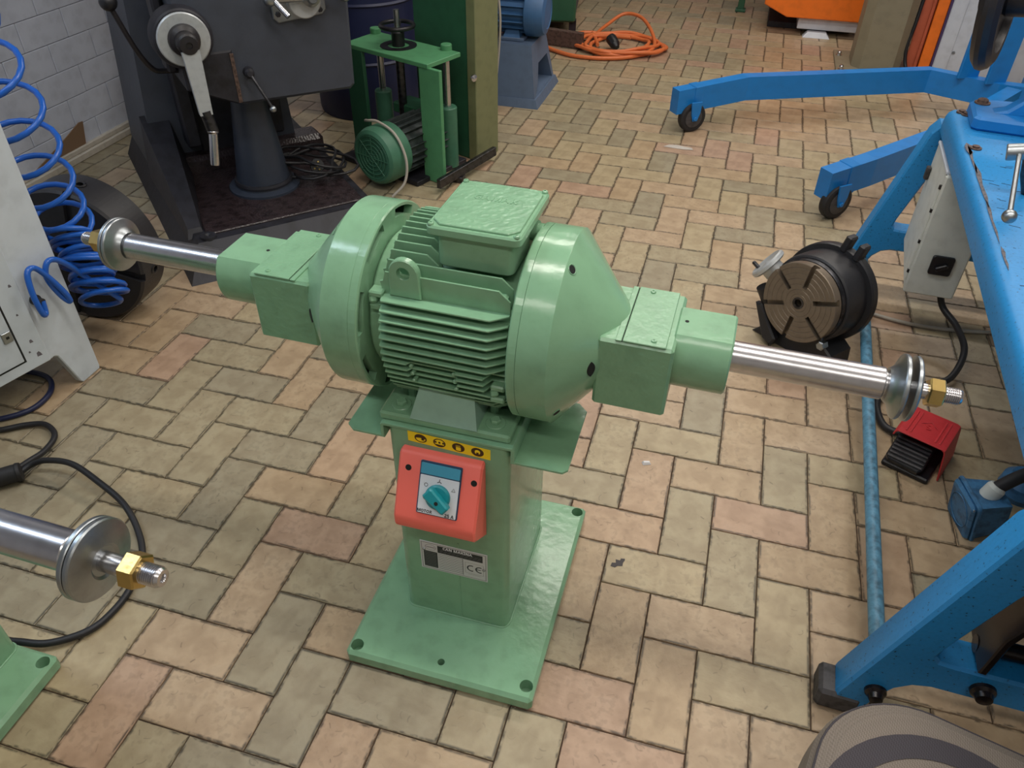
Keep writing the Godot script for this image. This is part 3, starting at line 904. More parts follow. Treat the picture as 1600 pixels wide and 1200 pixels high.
# ---------------------------------------------------------------- blue bench with its parts
const BENCH := Vector3(0.593, 0, -0.03)
func bench():
	var t := yaw(-2.46, BENCH)
	var g := thing("machine_bench", "long blue steel bench with chipped paint, cast A-shaped legs and a pipe stretcher", "bench", t)
	var tp := poly([0, 0.625, 0.02, 0.612, 0.02, 0.66, 0.03, 0.675, 0.72, 0.675, 0.72, 0.612, 0.74, 0.612, 0.74, 0.70, 0.034, 0.70, 0.020, 0.697, 0.008, 0.688, 0.002, 0.674, 0, 0.655])
	obj("bench_top", MB.new().prism(tp, -1.64, 0.48, 0.006), M.blue, g)
	obj("end_skirt", MB.new().box(Vector3(0.37, 0.65, -1.630), Vector3(0.70, 0.075, 0.018), 0.004), M.blue, g)
	var leg := poly([-0.178, 0.022, -0.172, 0.072, -0.023, 0.613, 0.0, 0.645, 0.10, 0.645, 0.07, 0.60, 0.022, 0.47, -0.034, 0.292, -0.040, 0.262, -0.030, 0.250, 0.0, 0.248, 0.37, 0.256, 0.37, 0.169, 0.15, 0.168, -0.02, 0.165, -0.05, 0.155, -0.075, 0.130, -0.095, 0.085, -0.108, 0.035, -0.115, 0.022])
	for z in [0.150, -1.705]:
		obj("cast_leg", MB.new().prism(leg, z, z + 0.075, 0.006), M.blue, g)
		var other := PackedVector2Array()
		for q in leg: other.append(Vector2(0.74 - q.x, q.y))
		obj("cast_leg", MB.new().prism(other, z, z + 0.075, 0.006), M.blue, g)
		obj("foot_block", MB.new().box(Vector3(0.902, 0.030, z + 0.040), Vector3(0.088, 0.060, 0.078), 0.008), M.rubber_grey, g)
		var foot := obj("foot_block", MB.new().box(Vector3(-0.162, 0.030, z + 0.040), Vector3(0.088, 0.060, 0.078), 0.008), M.rubber_grey, g)
		foot.set_meta("label", "dark grey foot block")
		for q in [[-0.107, 0.108, 0.016], [0.06, 0.205, 0.018]]:
			obj("pivot_bolt", MB.new().lathe(prof([q[2] + 0.006, 0, q[2] + 0.005, 0.008, q[2], 0.014, q[2] - 0.003, 0.024, 0.004, 0.026, 0, 0.026]), 20, along(Vector3(0, 0, 1), Vector3(q[0], q[1], z + 0.074))), M.oily, g)
	# oily bracket inside the near leg
	obj("inner_bracket", MB.new().prism(poly([0.03, 0.262, 0.045, 0.262, 0.05, 0.36, 0.09, 0.50, 0.078, 0.505, 0.036, 0.37]), 0.13, 0.235, 0.003), M.oily, g)
	obj("inner_plate", MB.new().prism(poly([0.02, 0.26, 0.5, 0.275, 0.5, 0.60, 0.09, 0.60, 0.035, 0.40]), 0.10, 0.125, 0.004), M.blue, g)
	obj("inner_rod", MB.new().tube([Vector3(0.03, 0.268, 0.17), Vector3(0.55, 0.285, 0.17)], 0.018, 14), M.oily, g)
	obj("oily_boss", MB.new().lathe(prof([0.055, 0, 0.05, 0.012, 0.03, 0.016, 0.02, 0.03, 0, 0.03]), 24, along(Vector3(0, 0, 1), Vector3(0.12, 0.36, 0.125))), M.oily, g)
	# stretcher between the legs
	obj("pipe_stretcher", MB.new().tube([Vector3(-0.1, 0.108, -1.66), Vector3(-0.1, 0.108, 0.16)], 0.0175, 20), M.blue_worn, g).set_meta("label", "faded blue pipe stretcher with rust patches")
	for q in [[0.045, -1.29], [0.040, -1.605], [0.052, -1.585], [0.014, -0.90]]:
		if q[0] > 0.02: obj("table_bolt", MB.new().lathe(prof([0.017, -0.001, 0.017, 0.004, 0.010, 0.004, 0.010, 0.009, 0, 0.009]), 14, Transform3D(Basis.IDENTITY, Vector3(q[0], 0.70, q[1]))), M.rust, g)
	for q in [[-1.28, 0.024, 0.05, 0.016], [-1.20, 0.026, 0.12, 0.007], [-1.02, 0.028, 0.16, 0.010], [-0.80, 0.027, 0.13, 0.006], [-0.60, 0.028, 0.06, 0.006]]:
		var w: float = q[3]
		var l: float = q[2]
		obj("worn_edge", MB.new().prism(poly([q[1], l, q[1] - w * 0.5, l * 0.4, q[1] - w * 0.4, -l * 0.3, q[1], -l, q[1] + w * 0.7, -l * 0.5, q[1] + w * 0.4, 0.0, q[1] + w, l * 0.5]), 0.0, 0.0007, 0.0002, Transform3D(Basis(Vector3.RIGHT, -PI / 2), Vector3(0, 0.7, q[0]))), M.chip_rust, g)
	var nk := MB.new()
	for k in 70:
		nk.box(Vector3(rng.randf_range(0.04, 0.30), 0.7002, rng.randf_range(-1.3, -0.2)), Vector3(rng.randf_range(0.004, 0.03), 0.0006, rng.randf_range(0.0012, 0.003)), 0.0, Basis(Vector3.UP, rng.randf_range(-0.4, 0.3)))
	obj("paint_nicks", nk, M.blue_nick, g).set_meta("kind", "stuff")
	# casting that carries the wheel
	var h := thing("headstock_bracket", "blue curved cast bracket bolted on the bench top under the black wheel", "bracket", t * Transform3D(Basis.IDENTITY, Vector3(-0.008, 0, 0.085)))
	var ft := Transform3D(Basis(Vector3.RIGHT, -PI / 2), Vector3(0, 0.70, 0))
	obj("bracket_foot", MB.new().prism(poly([0.055, 1.545, 0.07, 1.53, 0.42, 1.50, 0.42, 1.76, 0.085, 1.715, 0.06, 1.69]), 0.0, 0.042, 0.008, ft), M.blue_clean, h)
	var cv := [0.11, 0.74, 0.15, 0.752, 0.185, 0.785, 0.205, 0.84, 0.225, 0.95, 0.235, 1.10, 0.44, 1.10, 0.44, 0.74]
	obj("bracket_web", MB.new().prism(poly(cv), -1.64, -1.585, 0.008), M.blue_clean, h)
	obj("bracket_rib", MB.new().prism(poly([0.24, 0.74, 0.27, 0.80, 0.30, 1.10, 0.36, 1.10, 0.36, 0.74]), -1.70, -1.54, 0.006), M.blue_clean, h)
	obj("bracket_bolt", MB.new().lathe(prof([0.024, 0, 0.024, 0.005, 0.017, 0.005, 0.016, 0.013, 0.011, 0.016, 0, 0.016]), 16, Transform3D(Basis.IDENTITY, Vector3(0.092, 0.741, -1.672))), M.rust, h)
	obj("side_bolt", MB.new().lathe(prof([0.03, 0, 0.028, 0.02, 0.018, 0.026, 0, 0.026]), 18, along(Vector3(0, 0, 1), Vector3(0.30, 0.86, -1.586))), M.oily, h)
	# black wheel
	var ax := Vector3(0.93, 0.10, 0.34).normalized()
	var c := Vector3(0.705, 1.03, -1.70)
	var w := thing("belt_wheel", "large black cast wheel with a thick rounded rim above the blue bench", "wheel", along(ax, c))
	obj("rim", MB.new().lathe(prof([0.155, -0.028, 0.185, -0.026, 0.205, -0.010, 0.208, 0.004, 0.200, 0.022, 0.182, 0.034, 0.155, 0.034, 0.150, 0.0, 0.155, -0.028]), 56), M.wheel_black, w)
	for k in 4: obj("spoke", MB.new().box(Basis(Vector3.UP, k * PI / 2) * Vector3(0.09, 0, 0), Vector3(0.14, 0.034, 0.04), 0.008, Basis(Vector3.UP, k * PI / 2)), M.wheel_black, w)
	obj("wheel_disc", MB.new().lathe(prof([0, -0.012, 0.16, -0.012, 0.16, 0.012, 0, 0.012]), 48), M.wheel_black, w)
	obj("hub", MB.new().lathe(prof([0, -0.05, 0.035, -0.05, 0.045, -0.03, 0.045, 0.02, 0.05, 0.03, 0.05, 0.18, 0, 0.18]), 28), M.wheel_black, w)
	obj("grip", MB.new().lathe(prof([0, -0.12, 0.016, -0.12, 0.019, -0.10, 0.015, -0.045, 0.022, -0.035, 0.022, -0.02, 0, -0.02]), 18, Transform3D(Basis.IDENTITY, Vector3(-0.155, 0, -0.06))), M.rust, w)
	# ball lever over the bench
	var l := thing("ball_lever", "bright steel lever with a ball end standing over the blue bench top", "lever", Transform3D.IDENTITY)
	var p0 := Vector3(0.640, 0.775, -0.690)
	var p1 := Vector3(0.702, 0.822, -0.985)
	obj("ball", MB.new().lathe(ball(0.0165), 22, Transform3D(Basis.IDENTITY, p0)), M.steel_satin, l)
	obj("rod", MB.new().tube([p0, p0.lerp(p1, 0.5), p1], 0.0062, 12), M.steel_satin, l)
	obj("hub", MB.new().lathe(prof([0, -0.03, 0.019, -0.03, 0.021, -0.027, 0.021, 0.022, 0.018, 0.026, 0, 0.026]), 22, along(Vector3(1, 0.25, 0.2), p1)), M.steel_satin, l)
	obj("pivot_post", MB.new().tube([p1 + Vector3(0.02, 0.0, 0), Vector3(0.74, 0.76, -1.0), Vector3(0.77, 0.70, -1.02)], 0.011, 12), M.steel_dark, l)
	control_box(t)
func ball(r: float) -> Array:
	var p := []
	for k in 13:
		var a := -PI / 2 + PI * k / 12
		p.append(Vector2(maxf(0.0, cos(a) * r), sin(a) * r))
	p[0].x = 0; p[12].x = 0
	return p
func control_box(t: Transform3D):
	var g := thing("control_box", "pale grey steel switch box with a black rotary switch hanging under the blue bench edge", "box", t)
	var x0 := 0.003
	var x1 := 0.150
	var y0 := 0.192
	var y1 := 0.600
	var zb := -1.585
	var zf := -1.300
	var c := Vector3((x0 + x1) / 2, (y0 + y1) / 2, (zb + zf) / 2)
	obj("body", MB.new().hexa([Vector3(x0, y0 + 0.05, zb), Vector3(x1, y0 + 0.05, zb), Vector3(x1, y0, zf - 0.0245), Vector3(x0, y0, zf - 0.0245), Vector3(x0, y1, zb), Vector3(x1, y1, zb), Vector3(x1, y1, zf - 0.0245), Vector3(x0, y1, zf - 0.0245)]), M.bare_grey, g)
	obj("top_flange", MB.new().box(Vector3(c.x, y1 + 0.004, c.z - 0.01), Vector3(0.153, 0.010, 0.270), 0.002), M.white_paint, g)
	var d := obj("door", MB.new().box(Vector3(c.x + 0.002, c.y - 0.003, zf - 0.010), Vector3(0.156, y1 - y0 + 0.008, 0.020), 0.005), M.bare_grey, g)
	obj("door_gap", MB.new().box(Vector3(c.x + 0.002, c.y, zf - 0.0222), Vector3(0.150, y1 - y0 - 0.004, 0.005), 0.0005), M.dark_gap, g)
	obj("switch_plate", MB.new().prism(rrect(0.068, 0.068, 0.008), 0, 0.010, 0.002, Transform3D(Basis.IDENTITY, Vector3(0.083, 0.305, zf))), M.black_plastic, d)
	obj("switch_knob", MB.new().prism(rrect(0.040, 0.016, 0.006), 0.008, 0.022, 0.003, Transform3D(Basis(Vector3(0, 0, 1), 0.5), Vector3(0.083, 0.303, zf))), M.black_plastic, d)
	obj("hinge_rod", MB.new().tube([Vector3(x0 - 0.003, y0 + 0.03, zf - 0.024), Vector3(x0 - 0.003, y1 - 0.04, zf - 0.024)], 0.0042, 8), M.bare_grey, g)
	for q in [0.25, 0.36, 0.47, 0.55]: obj("hinge_knuckle", MB.new().tube([Vector3(x0 - 0.003, q, zf - 0.024), Vector3(x0 - 0.003, q + 0.012, zf - 0.024)], 0.006, 10), M.steel_dark, g)
	obj("cable_clip", MB.new().box(Vector3(x0 - 0.008, 0.505, -1.56), Vector3(0.014, 0.045, 0.022), 0.004), M.rubber_grey, g)
	obj("cable_gland", MB.new().lathe(prof([0, -0.035, 0.012, -0.035, 0.012, -0.01, 0.017, -0.01, 0.017, 0.02, 0, 0.02]), 14, Transform3D(Basis.IDENTITY, Vector3(0.12, y0 + 0.01, -1.36))), M.black_plastic, g)
	tag(obj("power_cable", MB.new().tube(curve([0.777, 0.18, -1.385, 0.80, 0.13, -1.36, 0.845, 0.10, -1.30, 0.865, 0.07, -1.20, 0.82, 0.03, -1.09, 0.74, 0.014, -1.05, 0.68, 0.014, -1.04, 0.62, 0.014, -0.98, 0.585, 0.014, -0.90, 0.60, 0.014, -0.80, 0.66, 0.02, -0.77, 0.71, 0.03, -0.755]), 0.011, 12), M.cable_black), "thick black cable curling over the floor under the grey switch box", "cable")
	tag(obj("thin_cable", MB.new().tube(curve([0.50, 0.008, -1.80, 0.46, 0.008, -1.66, 0.47, 0.008, -1.56, 0.52, 0.008, -1.50, 0.62, 0.008, -1.45, 0.76, 0.008, -1.42, 0.92, 0.008, -1.43, 1.1, 0.008, -1.47]), 0.007, 8), M.cable_white), "thin pale cable on the floor behind the grey switch box", "cable")

# ---------------------------------------------------------------- floor crane legs
func crane():
	var g := thing("floor_crane", "blue floor crane with two square legs on black castors beside the bench", "crane")
	leg(g, [Vector3(-0.325, 0.165, -3.045), Vector3(0.02, 0.190, -3.315), Vector3(1.02, 0.172, -3.83), Vector3(1.36, 0.172, -3.68), Vector3(1.75, 0.172, -3.62)], 0.07, 0.125)
	leg(g, [Vector3(0.418, 0.157, -2.215), Vector3(0.60, 0.185, -2.365), Vector3(0.95, 0.185, -2.80), Vector3(1.4, 0.185, -3.55)], 0.075, 0.125)
	for q in [[-0.225, -3.085, 36.0], [0.49, -2.235, 40.0]]:
		var t := yaw(q[2], Vector3(q[0], 0, q[1]))
		var w := obj("castor_wheel", MB.new().lathe(prof([0, -0.022, 0.066, -0.022, 0.074, -0.018, 0.077, -0.010, 0.077, 0.010, 0.074, 0.018, 0.066, 0.022, 0, 0.022]), 36, t * along(Vector3(0, 0, 1), Vector3(0, 0.077, 0.0))), M.rubber, g)
		obj("wheel_disc", MB.new().lathe(prof([0.05, 0, 0.05, 0.003, 0.03, 0.006, 0, 0.006]), 24, t * along(Vector3(0, 0, 1), Vector3(0, 0.077, 0.0215))), M.rubber_grey, w)
		for s in [-1, 1]:
			obj("castor_fork", MB.new().prism(poly([-0.030, 0.165, 0.034, 0.165, 0.030, 0.105, 0.016, 0.063, -0.010, 0.063, -0.022, 0.1]), 0.026, 0.034, 0.001, t * Transform3D(Basis(Vector3.UP, 0.0 if s > 0 else PI), Vector3.ZERO)), M.blue_clean, g)
			bolt(g, t * Vector3(0, 0.077, 0.034 * s), t.basis * Vector3(0, 0, s), 0.011, 0.009, M.blue_clean, 0.0, "axle_bolt")
	for q in [[1.20, -3.735, 0.30], [1.33, -3.675, 0.42]]:
		obj("mast_plate", MB.new().box(Vector3(q[0], 0.225 + q[2] / 2, q[1]), Vector3(0.020, q[2], 0.12), 0.003, Basis(Vector3.UP, deg_to_rad(-66))), M.blue_clean, g)
	obj("mast", MB.new().box(Vector3(1.60, 0.75, -3.85), Vector3(0.14, 1.4, 0.14), 0.006), M.blue_clean, g)
func leg(g: Node3D, pts: Array, w: float, h: float):
	# a square tube through points, its sides upright
	var l := []
	for k in pts.size():
		var d := Vector3.ZERO
		if k > 0: d += (pts[k] - pts[k - 1]).normalized()
		if k < pts.size() - 1: d += (pts[k + 1] - pts[k]).normalized()
		var side := d.cross(Vector3.UP).normalized() * w / 2.0
		l.append([pts[k] - side - Vector3.UP * h / 2, pts[k] + side - Vector3.UP * h / 2, pts[k] + side + Vector3.UP * h / 2, pts[k] - side + Vector3.UP * h / 2])
	var mb := MB.new()
	for k in pts.size() - 1:
		var mid: Vector3 = (pts[k] + pts[k + 1]) / 2.0
		for s in 4: mb.face(l[k][s], l[k][(s + 1) % 4], l[k + 1][(s + 1) % 4], l[k + 1][s], mid)
	mb.face(l[0][0], l[0][1], l[0][2], l[0][3], pts[1])
	var e := pts.size() - 1
	mb.face(l[e][0], l[e][1], l[e][2], l[e][3], pts[e - 1])
	obj("crane_leg", mb, M.blue_clean, g)
	var d0: Vector3 = (pts[1] - pts[0]).normalized()
	var at: Vector3 = pts[0] + d0 * 0.125
	obj("weld_strap", MB.new().box(at, Vector3(0.05, h + 0.006, w + 0.008), 0.002, Basis(d0, Vector3.UP, d0.cross(Vector3.UP))), M.blue_clean, g)

# ---------------------------------------------------------------- rotary table
func rotary_table():
	var nz := Vector3(-0.60, 0.10, 0.79).normalized()
	var c := Vector3(0.298, 0.218, -1.095)
	var t := facing(nz, c)
	var g := thing("rotary_table", "black cast rotary table standing on edge with a brown slotted round face", "rotary table", t)
	var back := along(Vector3(0, 0, 1))
	var cuts := []
	for k in 6:
		var a := deg_to_rad(25 + 60 * k)
		cuts.append(MB.new().box(Vector3(cos(a), sin(a), 0) * 0.100 + Vector3(0, 0, 0.0), Vector3(0.092, 0.016, 0.03), 0.0, Basis(Vector3(0, 0, 1), a)))
		cuts.append(MB.new().box(Vector3(cos(a), sin(a), 0) * 0.100 + Vector3(0, 0, -0.016), Vector3(0.092, 0.022, 0.012), 0.0, Basis(Vector3(0, 0, 1), a)))
	cuts.append(MB.new().lathe(prof([0, -0.03, 0.013, -0.03, 0.013, 0.03, 0, 0.03]), 20, back))
	var rings := [0, -0.032, 0.132, -0.032, 0.134, -0.030, 0.134, -0.002, 0.132, 0.0]
	for r in [0.118, 0.10, 0.082, 0.064, 0.046, 0.030]: rings.append_array([r + 0.0011, 0.0, r, -0.0010, r - 0.0011, 0.0])
	rings.append_array([0, 0])
	cut("face_plate", MB.new().hard().lathe(prof(rings), 96, back), cuts, M.table_top, g)
	obj("centre_ring", MB.new().lathe(prof([0.012, -0.01, 0.020, -0.01, 0.020, 0.0012, 0.0135, 0.0012, 0.012, -0.004, 0.012, -0.01]), 24, back), M.steel_dark, g)
	obj("graduated_ring", MB.new().lathe(prof([0, -0.050, 0.136, -0.050, 0.138, -0.048, 0.138, -0.040, 0.136, -0.0325, 0, -0.0325]), 64, back), M.steel_dark, g)
	obj("body", MB.new().lathe(prof([0, -0.150, 0.150, -0.150, 0.150, -0.072, 0.146, -0.056, 0.140, -0.052, 0, -0.052]), 64, back), M.cast_black, g)
	obj("base_flange", MB.new().lathe(prof([0, -0.185, 0.166, -0.185, 0.169, -0.18, 0.169, -0.155, 0.166, -0.148, 0, -0.148]), 64, back), M.cast_black, g)
	for a in [78.0, -118.0]:
		var ca := deg_to_rad(a)
		for s in [-1, 1]:
			obj("clamp_lug", MB.new().box(Vector3(cos(ca), sin(ca), 0) * 0.182 + Vector3(-sin(ca), cos(ca), 0) * 0.026 * s + Vector3(0, 0, -0.163), Vector3(0.058, 0.024, 0.04), 0.005, Basis(Vector3(0, 0, 1), ca)), M.cast_black, g)
	obj("stand_foot", MB.new().prism(poly([-0.17, -0.214, 0.15, -0.214, 0.14, -0.15, 0.06, -0.10, -0.08, -0.10, -0.12, -0.16]), -0.185, -0.06, 0.006), M.cast_black, g)
	# worm arm, lock lever, hand wheel
	obj("worm_housing", MB.new().tube([Vector3(-0.10, -0.11, -0.10), Vector3(-0.135, -0.06, -0.045), Vector3(-0.155, -0.02, -0.03)], 0.026, 16), M.cast_black, g)
	obj("lock_arm", MB.new().prism(poly([-0.165, -0.085, -0.140, -0.078, -0.05, -0.175, -0.06, -0.205, -0.10, -0.195]), -0.05, -0.02, 0.006), M.cast_black, g)
	obj("clamp_nut", MB.new().prism(hexagon(0.016), 0, 0.03, 0.003, Transform3D(Basis.IDENTITY, Vector3(0.115, -0.105, -0.04))), M.steel_satin, g)
	obj("clamp_pin", MB.new().tube([Vector3(0.105, -0.12, -0.03), Vector3(0.105, -0.07, -0.03)], 0.006, 10), M.steel_dark, g)
	var wt := along(Vector3(-0.75, 0.55, 0.35), Vector3(-0.150, 0.035, -0.055))
	obj("index_dial", MB.new().lathe(prof([0, -0.03, 0.034, -0.03, 0.036, 0.0, 0.036, 0.022, 0, 0.022]), 32, wt), M.dial, g)
	obj("hand_wheel", MB.new().lathe(prof([0.036, 0.022, 0.056, 0.022, 0.062, 0.027, 0.062, 0.038, 0.056, 0.043, 0.044, 0.038, 0.016, 0.036, 0, 0.042]), 36, wt), M.dial, g)
	obj("wheel_grip", MB.new().lathe(prof([0.007, 0.036, 0.007, 0.062, 0.004, 0.066, 0, 0.066]), 12, wt * Transform3D(Basis.IDENTITY, Vector3(-0.02, 0, 0.042))), M.steel_dark, g)

# ---------------------------------------------------------------- pedal, junction box, bag, scraps
func small_right():
	var t := yaw(-25.0, Vector3(0.684, 0, -0.705))
	var g := thing("foot_pedal", "red hooded foot pedal with a black ribbed tread on the tiles", "pedal", t)
	var hood := MB.new()
	hood.prism(poly([-0.073, 0.092, -0.070, 0.104, -0.063, 0.112, 0.058, 0.112, 0.067, 0.108, 0.071, 0.098, 0.083, 0.004, 0.079, 0.004, 0.067, 0.096, 0.064, 0.104, 0.057, 0.108, -0.061, 0.108, -0.066, 0.102, -0.069, 0.091]), -0.072, 0.070, 0.0008)
	obj("hood", hood, M.pedal_red, g)
	for q in [-0.046, -0.034, 0.034, 0.046]: obj("hood_rib", MB.new().box(Vector3(q, 0.1125, 0.0), Vector3(0.005, 0.004, 0.11), 0.0015), M.pedal_red, g)
	obj("emblem", MB.new().tube([Vector3(0, 0.113, -0.026), Vector3(0.025, 0.113, 0), Vector3(0, 0.113, 0.026), Vector3(-0.025, 0.113, 0)], 0.0022, 6, true), M.pedal_red, g)
	letters(g, "S", 0.032, Transform3D(Basis(Vector3.RIGHT, -PI / 2) * Basis(Vector3(0, 0, 1), 0.35), Vector3(0, 0.1132, 0.002)), M.pedal_red, 0.002)
	obj("back_wall", MB.new().box(Vector3(0, 0.055, -0.068), Vector3(0.135, 0.10, 0.004), 0.001), M.pedal_red, g)
	obj("pedal_base", MB.new().box(Vector3(-0.002, 0.009, 0.02), Vector3(0.13, 0.018, 0.17), 0.005), M.black_plastic, g)
	var tt := Transform3D(Basis(Vector3.RIGHT, 0.30), Vector3(-0.012, 0.046, 0.062))
	obj("tread", MB.new().prism(poly([-0.052, 0.06, -0.052, -0.035, -0.042, -0.048, 0.042, -0.052, 0.052, -0.035, 0.052, 0.06]), -0.012, 0.006, 0.003, tt * Transform3D(Basis(Vector3.RIGHT, -PI / 2), Vector3.ZERO)), M.black_plastic, g)
	for k in 6: obj("tread_rib", MB.new().box(tt * Vector3(0, 0.008, 0.038 - k * 0.0145), Vector3(0.096, 0.005, 0.007), 0.001, tt.basis), M.rubber_grey, g)
	# junction box lying on the floor
	var jt := Transform3D(Basis(Vector3.UP, deg_to_rad(14)) * Basis(Vector3(0, 0, 1), deg_to_rad(10)), Vector3(0.808, 0.006, -0.470))
	var j := thing("plug_box", "dusty blue plug box with a round lid lying behind the near bench leg", "box", jt)
	var jz := Transform3D(Basis(Vector3.UP, -PI / 2), Vector3.ZERO)
	obj("body", MB.new().hexa([Vector3(-0.035, 0.0, 0.055), Vector3(-0.035, 0.0, -0.055), Vector3(0.05, 0.012, -0.045), Vector3(0.05, 0.012, 0.045), Vector3(-0.035, 0.118, 0.055), Vector3(-0.035, 0.118, -0.055), Vector3(0.05, 0.106, -0.045), Vector3(0.05, 0.106, 0.045)]), M.blue_box, j)
	obj("rim", MB.new().prism(rrect(0.126, 0.132, 0.012, Vector2(0, 0.06)), 0.030, 0.042, 0.003, jz), M.blue_box, j)
	obj("lid", MB.new().prism(rrect(0.118, 0.124, 0.014, Vector2(0, 0.06)), 0.040, 0.054, 0.006, jz), M.blue_box, j)
	var circ := []
	for k in 28: circ.append(jz * Vector3(cos(TAU * k / 28) * 0.046, 0.06 + sin(TAU * k / 28) * 0.046, 0.0545))
	obj("lid_ring", MB.new().tube(circ, 0.0018, 6, true), M.blue_box, j)
	for q in [[-0.052, 0.008], [0.052, 0.008], [-0.052, 0.112], [0.052, 0.112]]: screw(j, jz * Vector3(q[0], q[1], 0.047), jz.basis * Vector3(0, 0, 1), 0.006, M.steel_satin)
	obj("gland", MB.new().lathe(prof([0, -0.02, 0.024, -0.02, 0.024, 0.012, 0.019, 0.022, 0, 0.022]), 18, along(Vector3(0.55, 0.8, -0.1), Vector3(0.018, 0.118, 0.0))), M.bare_grey, j)
	var s := jt * Vector3(0.025, 0.13, 0.0)
	tag(obj("hose", MB.new().tube(smooth([s, s + Vector3(0.05, 0.04, -0.02), s + Vector3(0.14, 0.07, -0.06), s + Vector3(0.30, 0.03, -0.10), s + Vector3(0.5, -0.10, -0.12)], 8), 0.017, 14), M.rubber), "stout black hose leaving the dusty blue plug box", "hose")
	var o := thing("round_cover", "domed blue cover on the floor behind the dusty blue plug box", "cover", Transform3D(Basis.IDENTITY, Vector3(0.945, 0, -0.625)))
	obj("shell", MB.new().lathe(prof([0, 0, 0.055, 0, 0.062, 0.02, 0.058, 0.05, 0.04, 0.068, 0, 0.072]), 28), M.blue_box, o)
	# cushion-shaped bag in the near corner
	var bt := yaw(-14.0, Vector3(0.555, 0, 0.585))
	var b := thing("tool_bag", "worn beige canvas bag with a dark curved band standing near the blue bench leg", "bag", bt)
	var lay := [[0.0, 0.84], [0.02, 0.93], [0.10, 0.99], [0.22, 1.0], [0.285, 0.985], [0.305, 0.95], [0.318, 0.86], [0.326, 0.62], [0.331, 0.3], [0.332, 0.0]]
	var bm := MB.new()
	var outl := rrect(0.56, 0.46, 0.17, Vector2.ZERO, 12)
	for k in lay.size() - 1:
		for i in outl.size():
			var q := outl[i]
			var r := outl[(i + 1) % outl.size()]
			var a: float = lay[k][1]
			var d: float = lay[k + 1][1]
			var p0 := Vector3(q.x * a, lay[k][0], q.y * a)
			var p1 := Vector3(r.x * a, lay[k][0], r.y * a)
			var p2 := Vector3(r.x * d, lay[k + 1][0], r.y * d)
			var p3 := Vector3(q.x * d, lay[k + 1][0], q.y * d)
			var n0 := Vector3(q.x, 0, q.y).normalized()
			var n1 := Vector3(r.x, 0, r.y).normalized()
			var e := Vector2(lay[k + 1][0] - lay[k][0], (a - d) * 0.26).normalized()
			bm.tri(p0, p1, p2, n0 * e.x + Vector3.UP * e.y, n1 * e.x + Vector3.UP * e.y, n1 * e.x + Vector3.UP * e.y)
			bm.tri(p0, p2, p3, n0 * e.x + Vector3.UP * e.y, n1 * e.x + Vector3.UP * e.y, n0 * e.x + Vector3.UP * e.y)
	obj("bag_body", bm, M.cloth, b)
	var pipe := []
	for q in outl: pipe.append(Vector3(q.x * 0.955, 0.304, q.y * 0.955))
	obj("piping", MB.new().tube(pipe, 0.0022, 6, true), M.cloth_dark, b)
	# band: a strip that arches over the lid
	var band := MB.new()
	var last := []
	for k in 25:
		var a := deg_to_rad(190 + k * 165.0 / 24)
		var row := []
		for r in [0.172, 0.215]:
			var q := Vector2(cos(a) * r * 0.95 - 0.055, sin(a) * r + 0.045)
			row.append(Vector3(q.x, bag_top(q, lay, outl) + 0.0015, q.y))
		if k > 0: band.quad(last[0], last[1], row[1], row[0], Vector3.UP)
		last = row
	obj("band", band, M.cloth_dark, b)
	for k in 5:
		obj("trim_piece", MB.new().box(Vector3(0.03 + k * 0.042, 0.262 + 0.004 * k, -0.2325), Vector3(0.038, 0.030, 0.003), 0.001, Basis(Vector3.RIGHT, -0.05)), M.cloth_trim, b)
	var sc := thing("paper_scrap", "tiny white scrap of crumpled paper on the tiles", "paper", yaw(20, Vector3(-0.077, 0, -0.445)))
	obj("scrap", MB.new().hexa([Vector3(-0.012, 0.0005, -0.006), Vector3(0.012, 0.0005, -0.008), Vector3(0.014, 0.0005, 0.006), Vector3(-0.010, 0.0005, 0.008), Vector3(-0.008, 0.008, -0.003), Vector3(0.009, 0.006, -0.004), Vector3(0.01, 0.007, 0.003), Vector3(-0.007, 0.009, 0.004)]), M.paper, sc)
func bag_top(q: Vector2, lay: Array, outl: PackedVector2Array) -> float:
	# height of the lid over a point: which layer's scaled outline it falls on
	var f := 0.0
	for i in outl.size():
		var a := outl[i]
		var b := outl[(i + 1) % outl.size()]
		var hit = Geometry2D.segment_intersects_segment(Vector2.ZERO, q.normalized() * 2.0, a, b)
		if hit != null: f = q.length() / (hit as Vector2).length()
	for k in range(4, lay.size() - 1):
		var a: float = lay[k][1]
		var d: float = lay[k + 1][1]
		if f <= a and f >= d: return lerpf(lay[k][0], lay[k + 1][0], (a - f) / maxf(1e-5, a - d))
	return 0.3

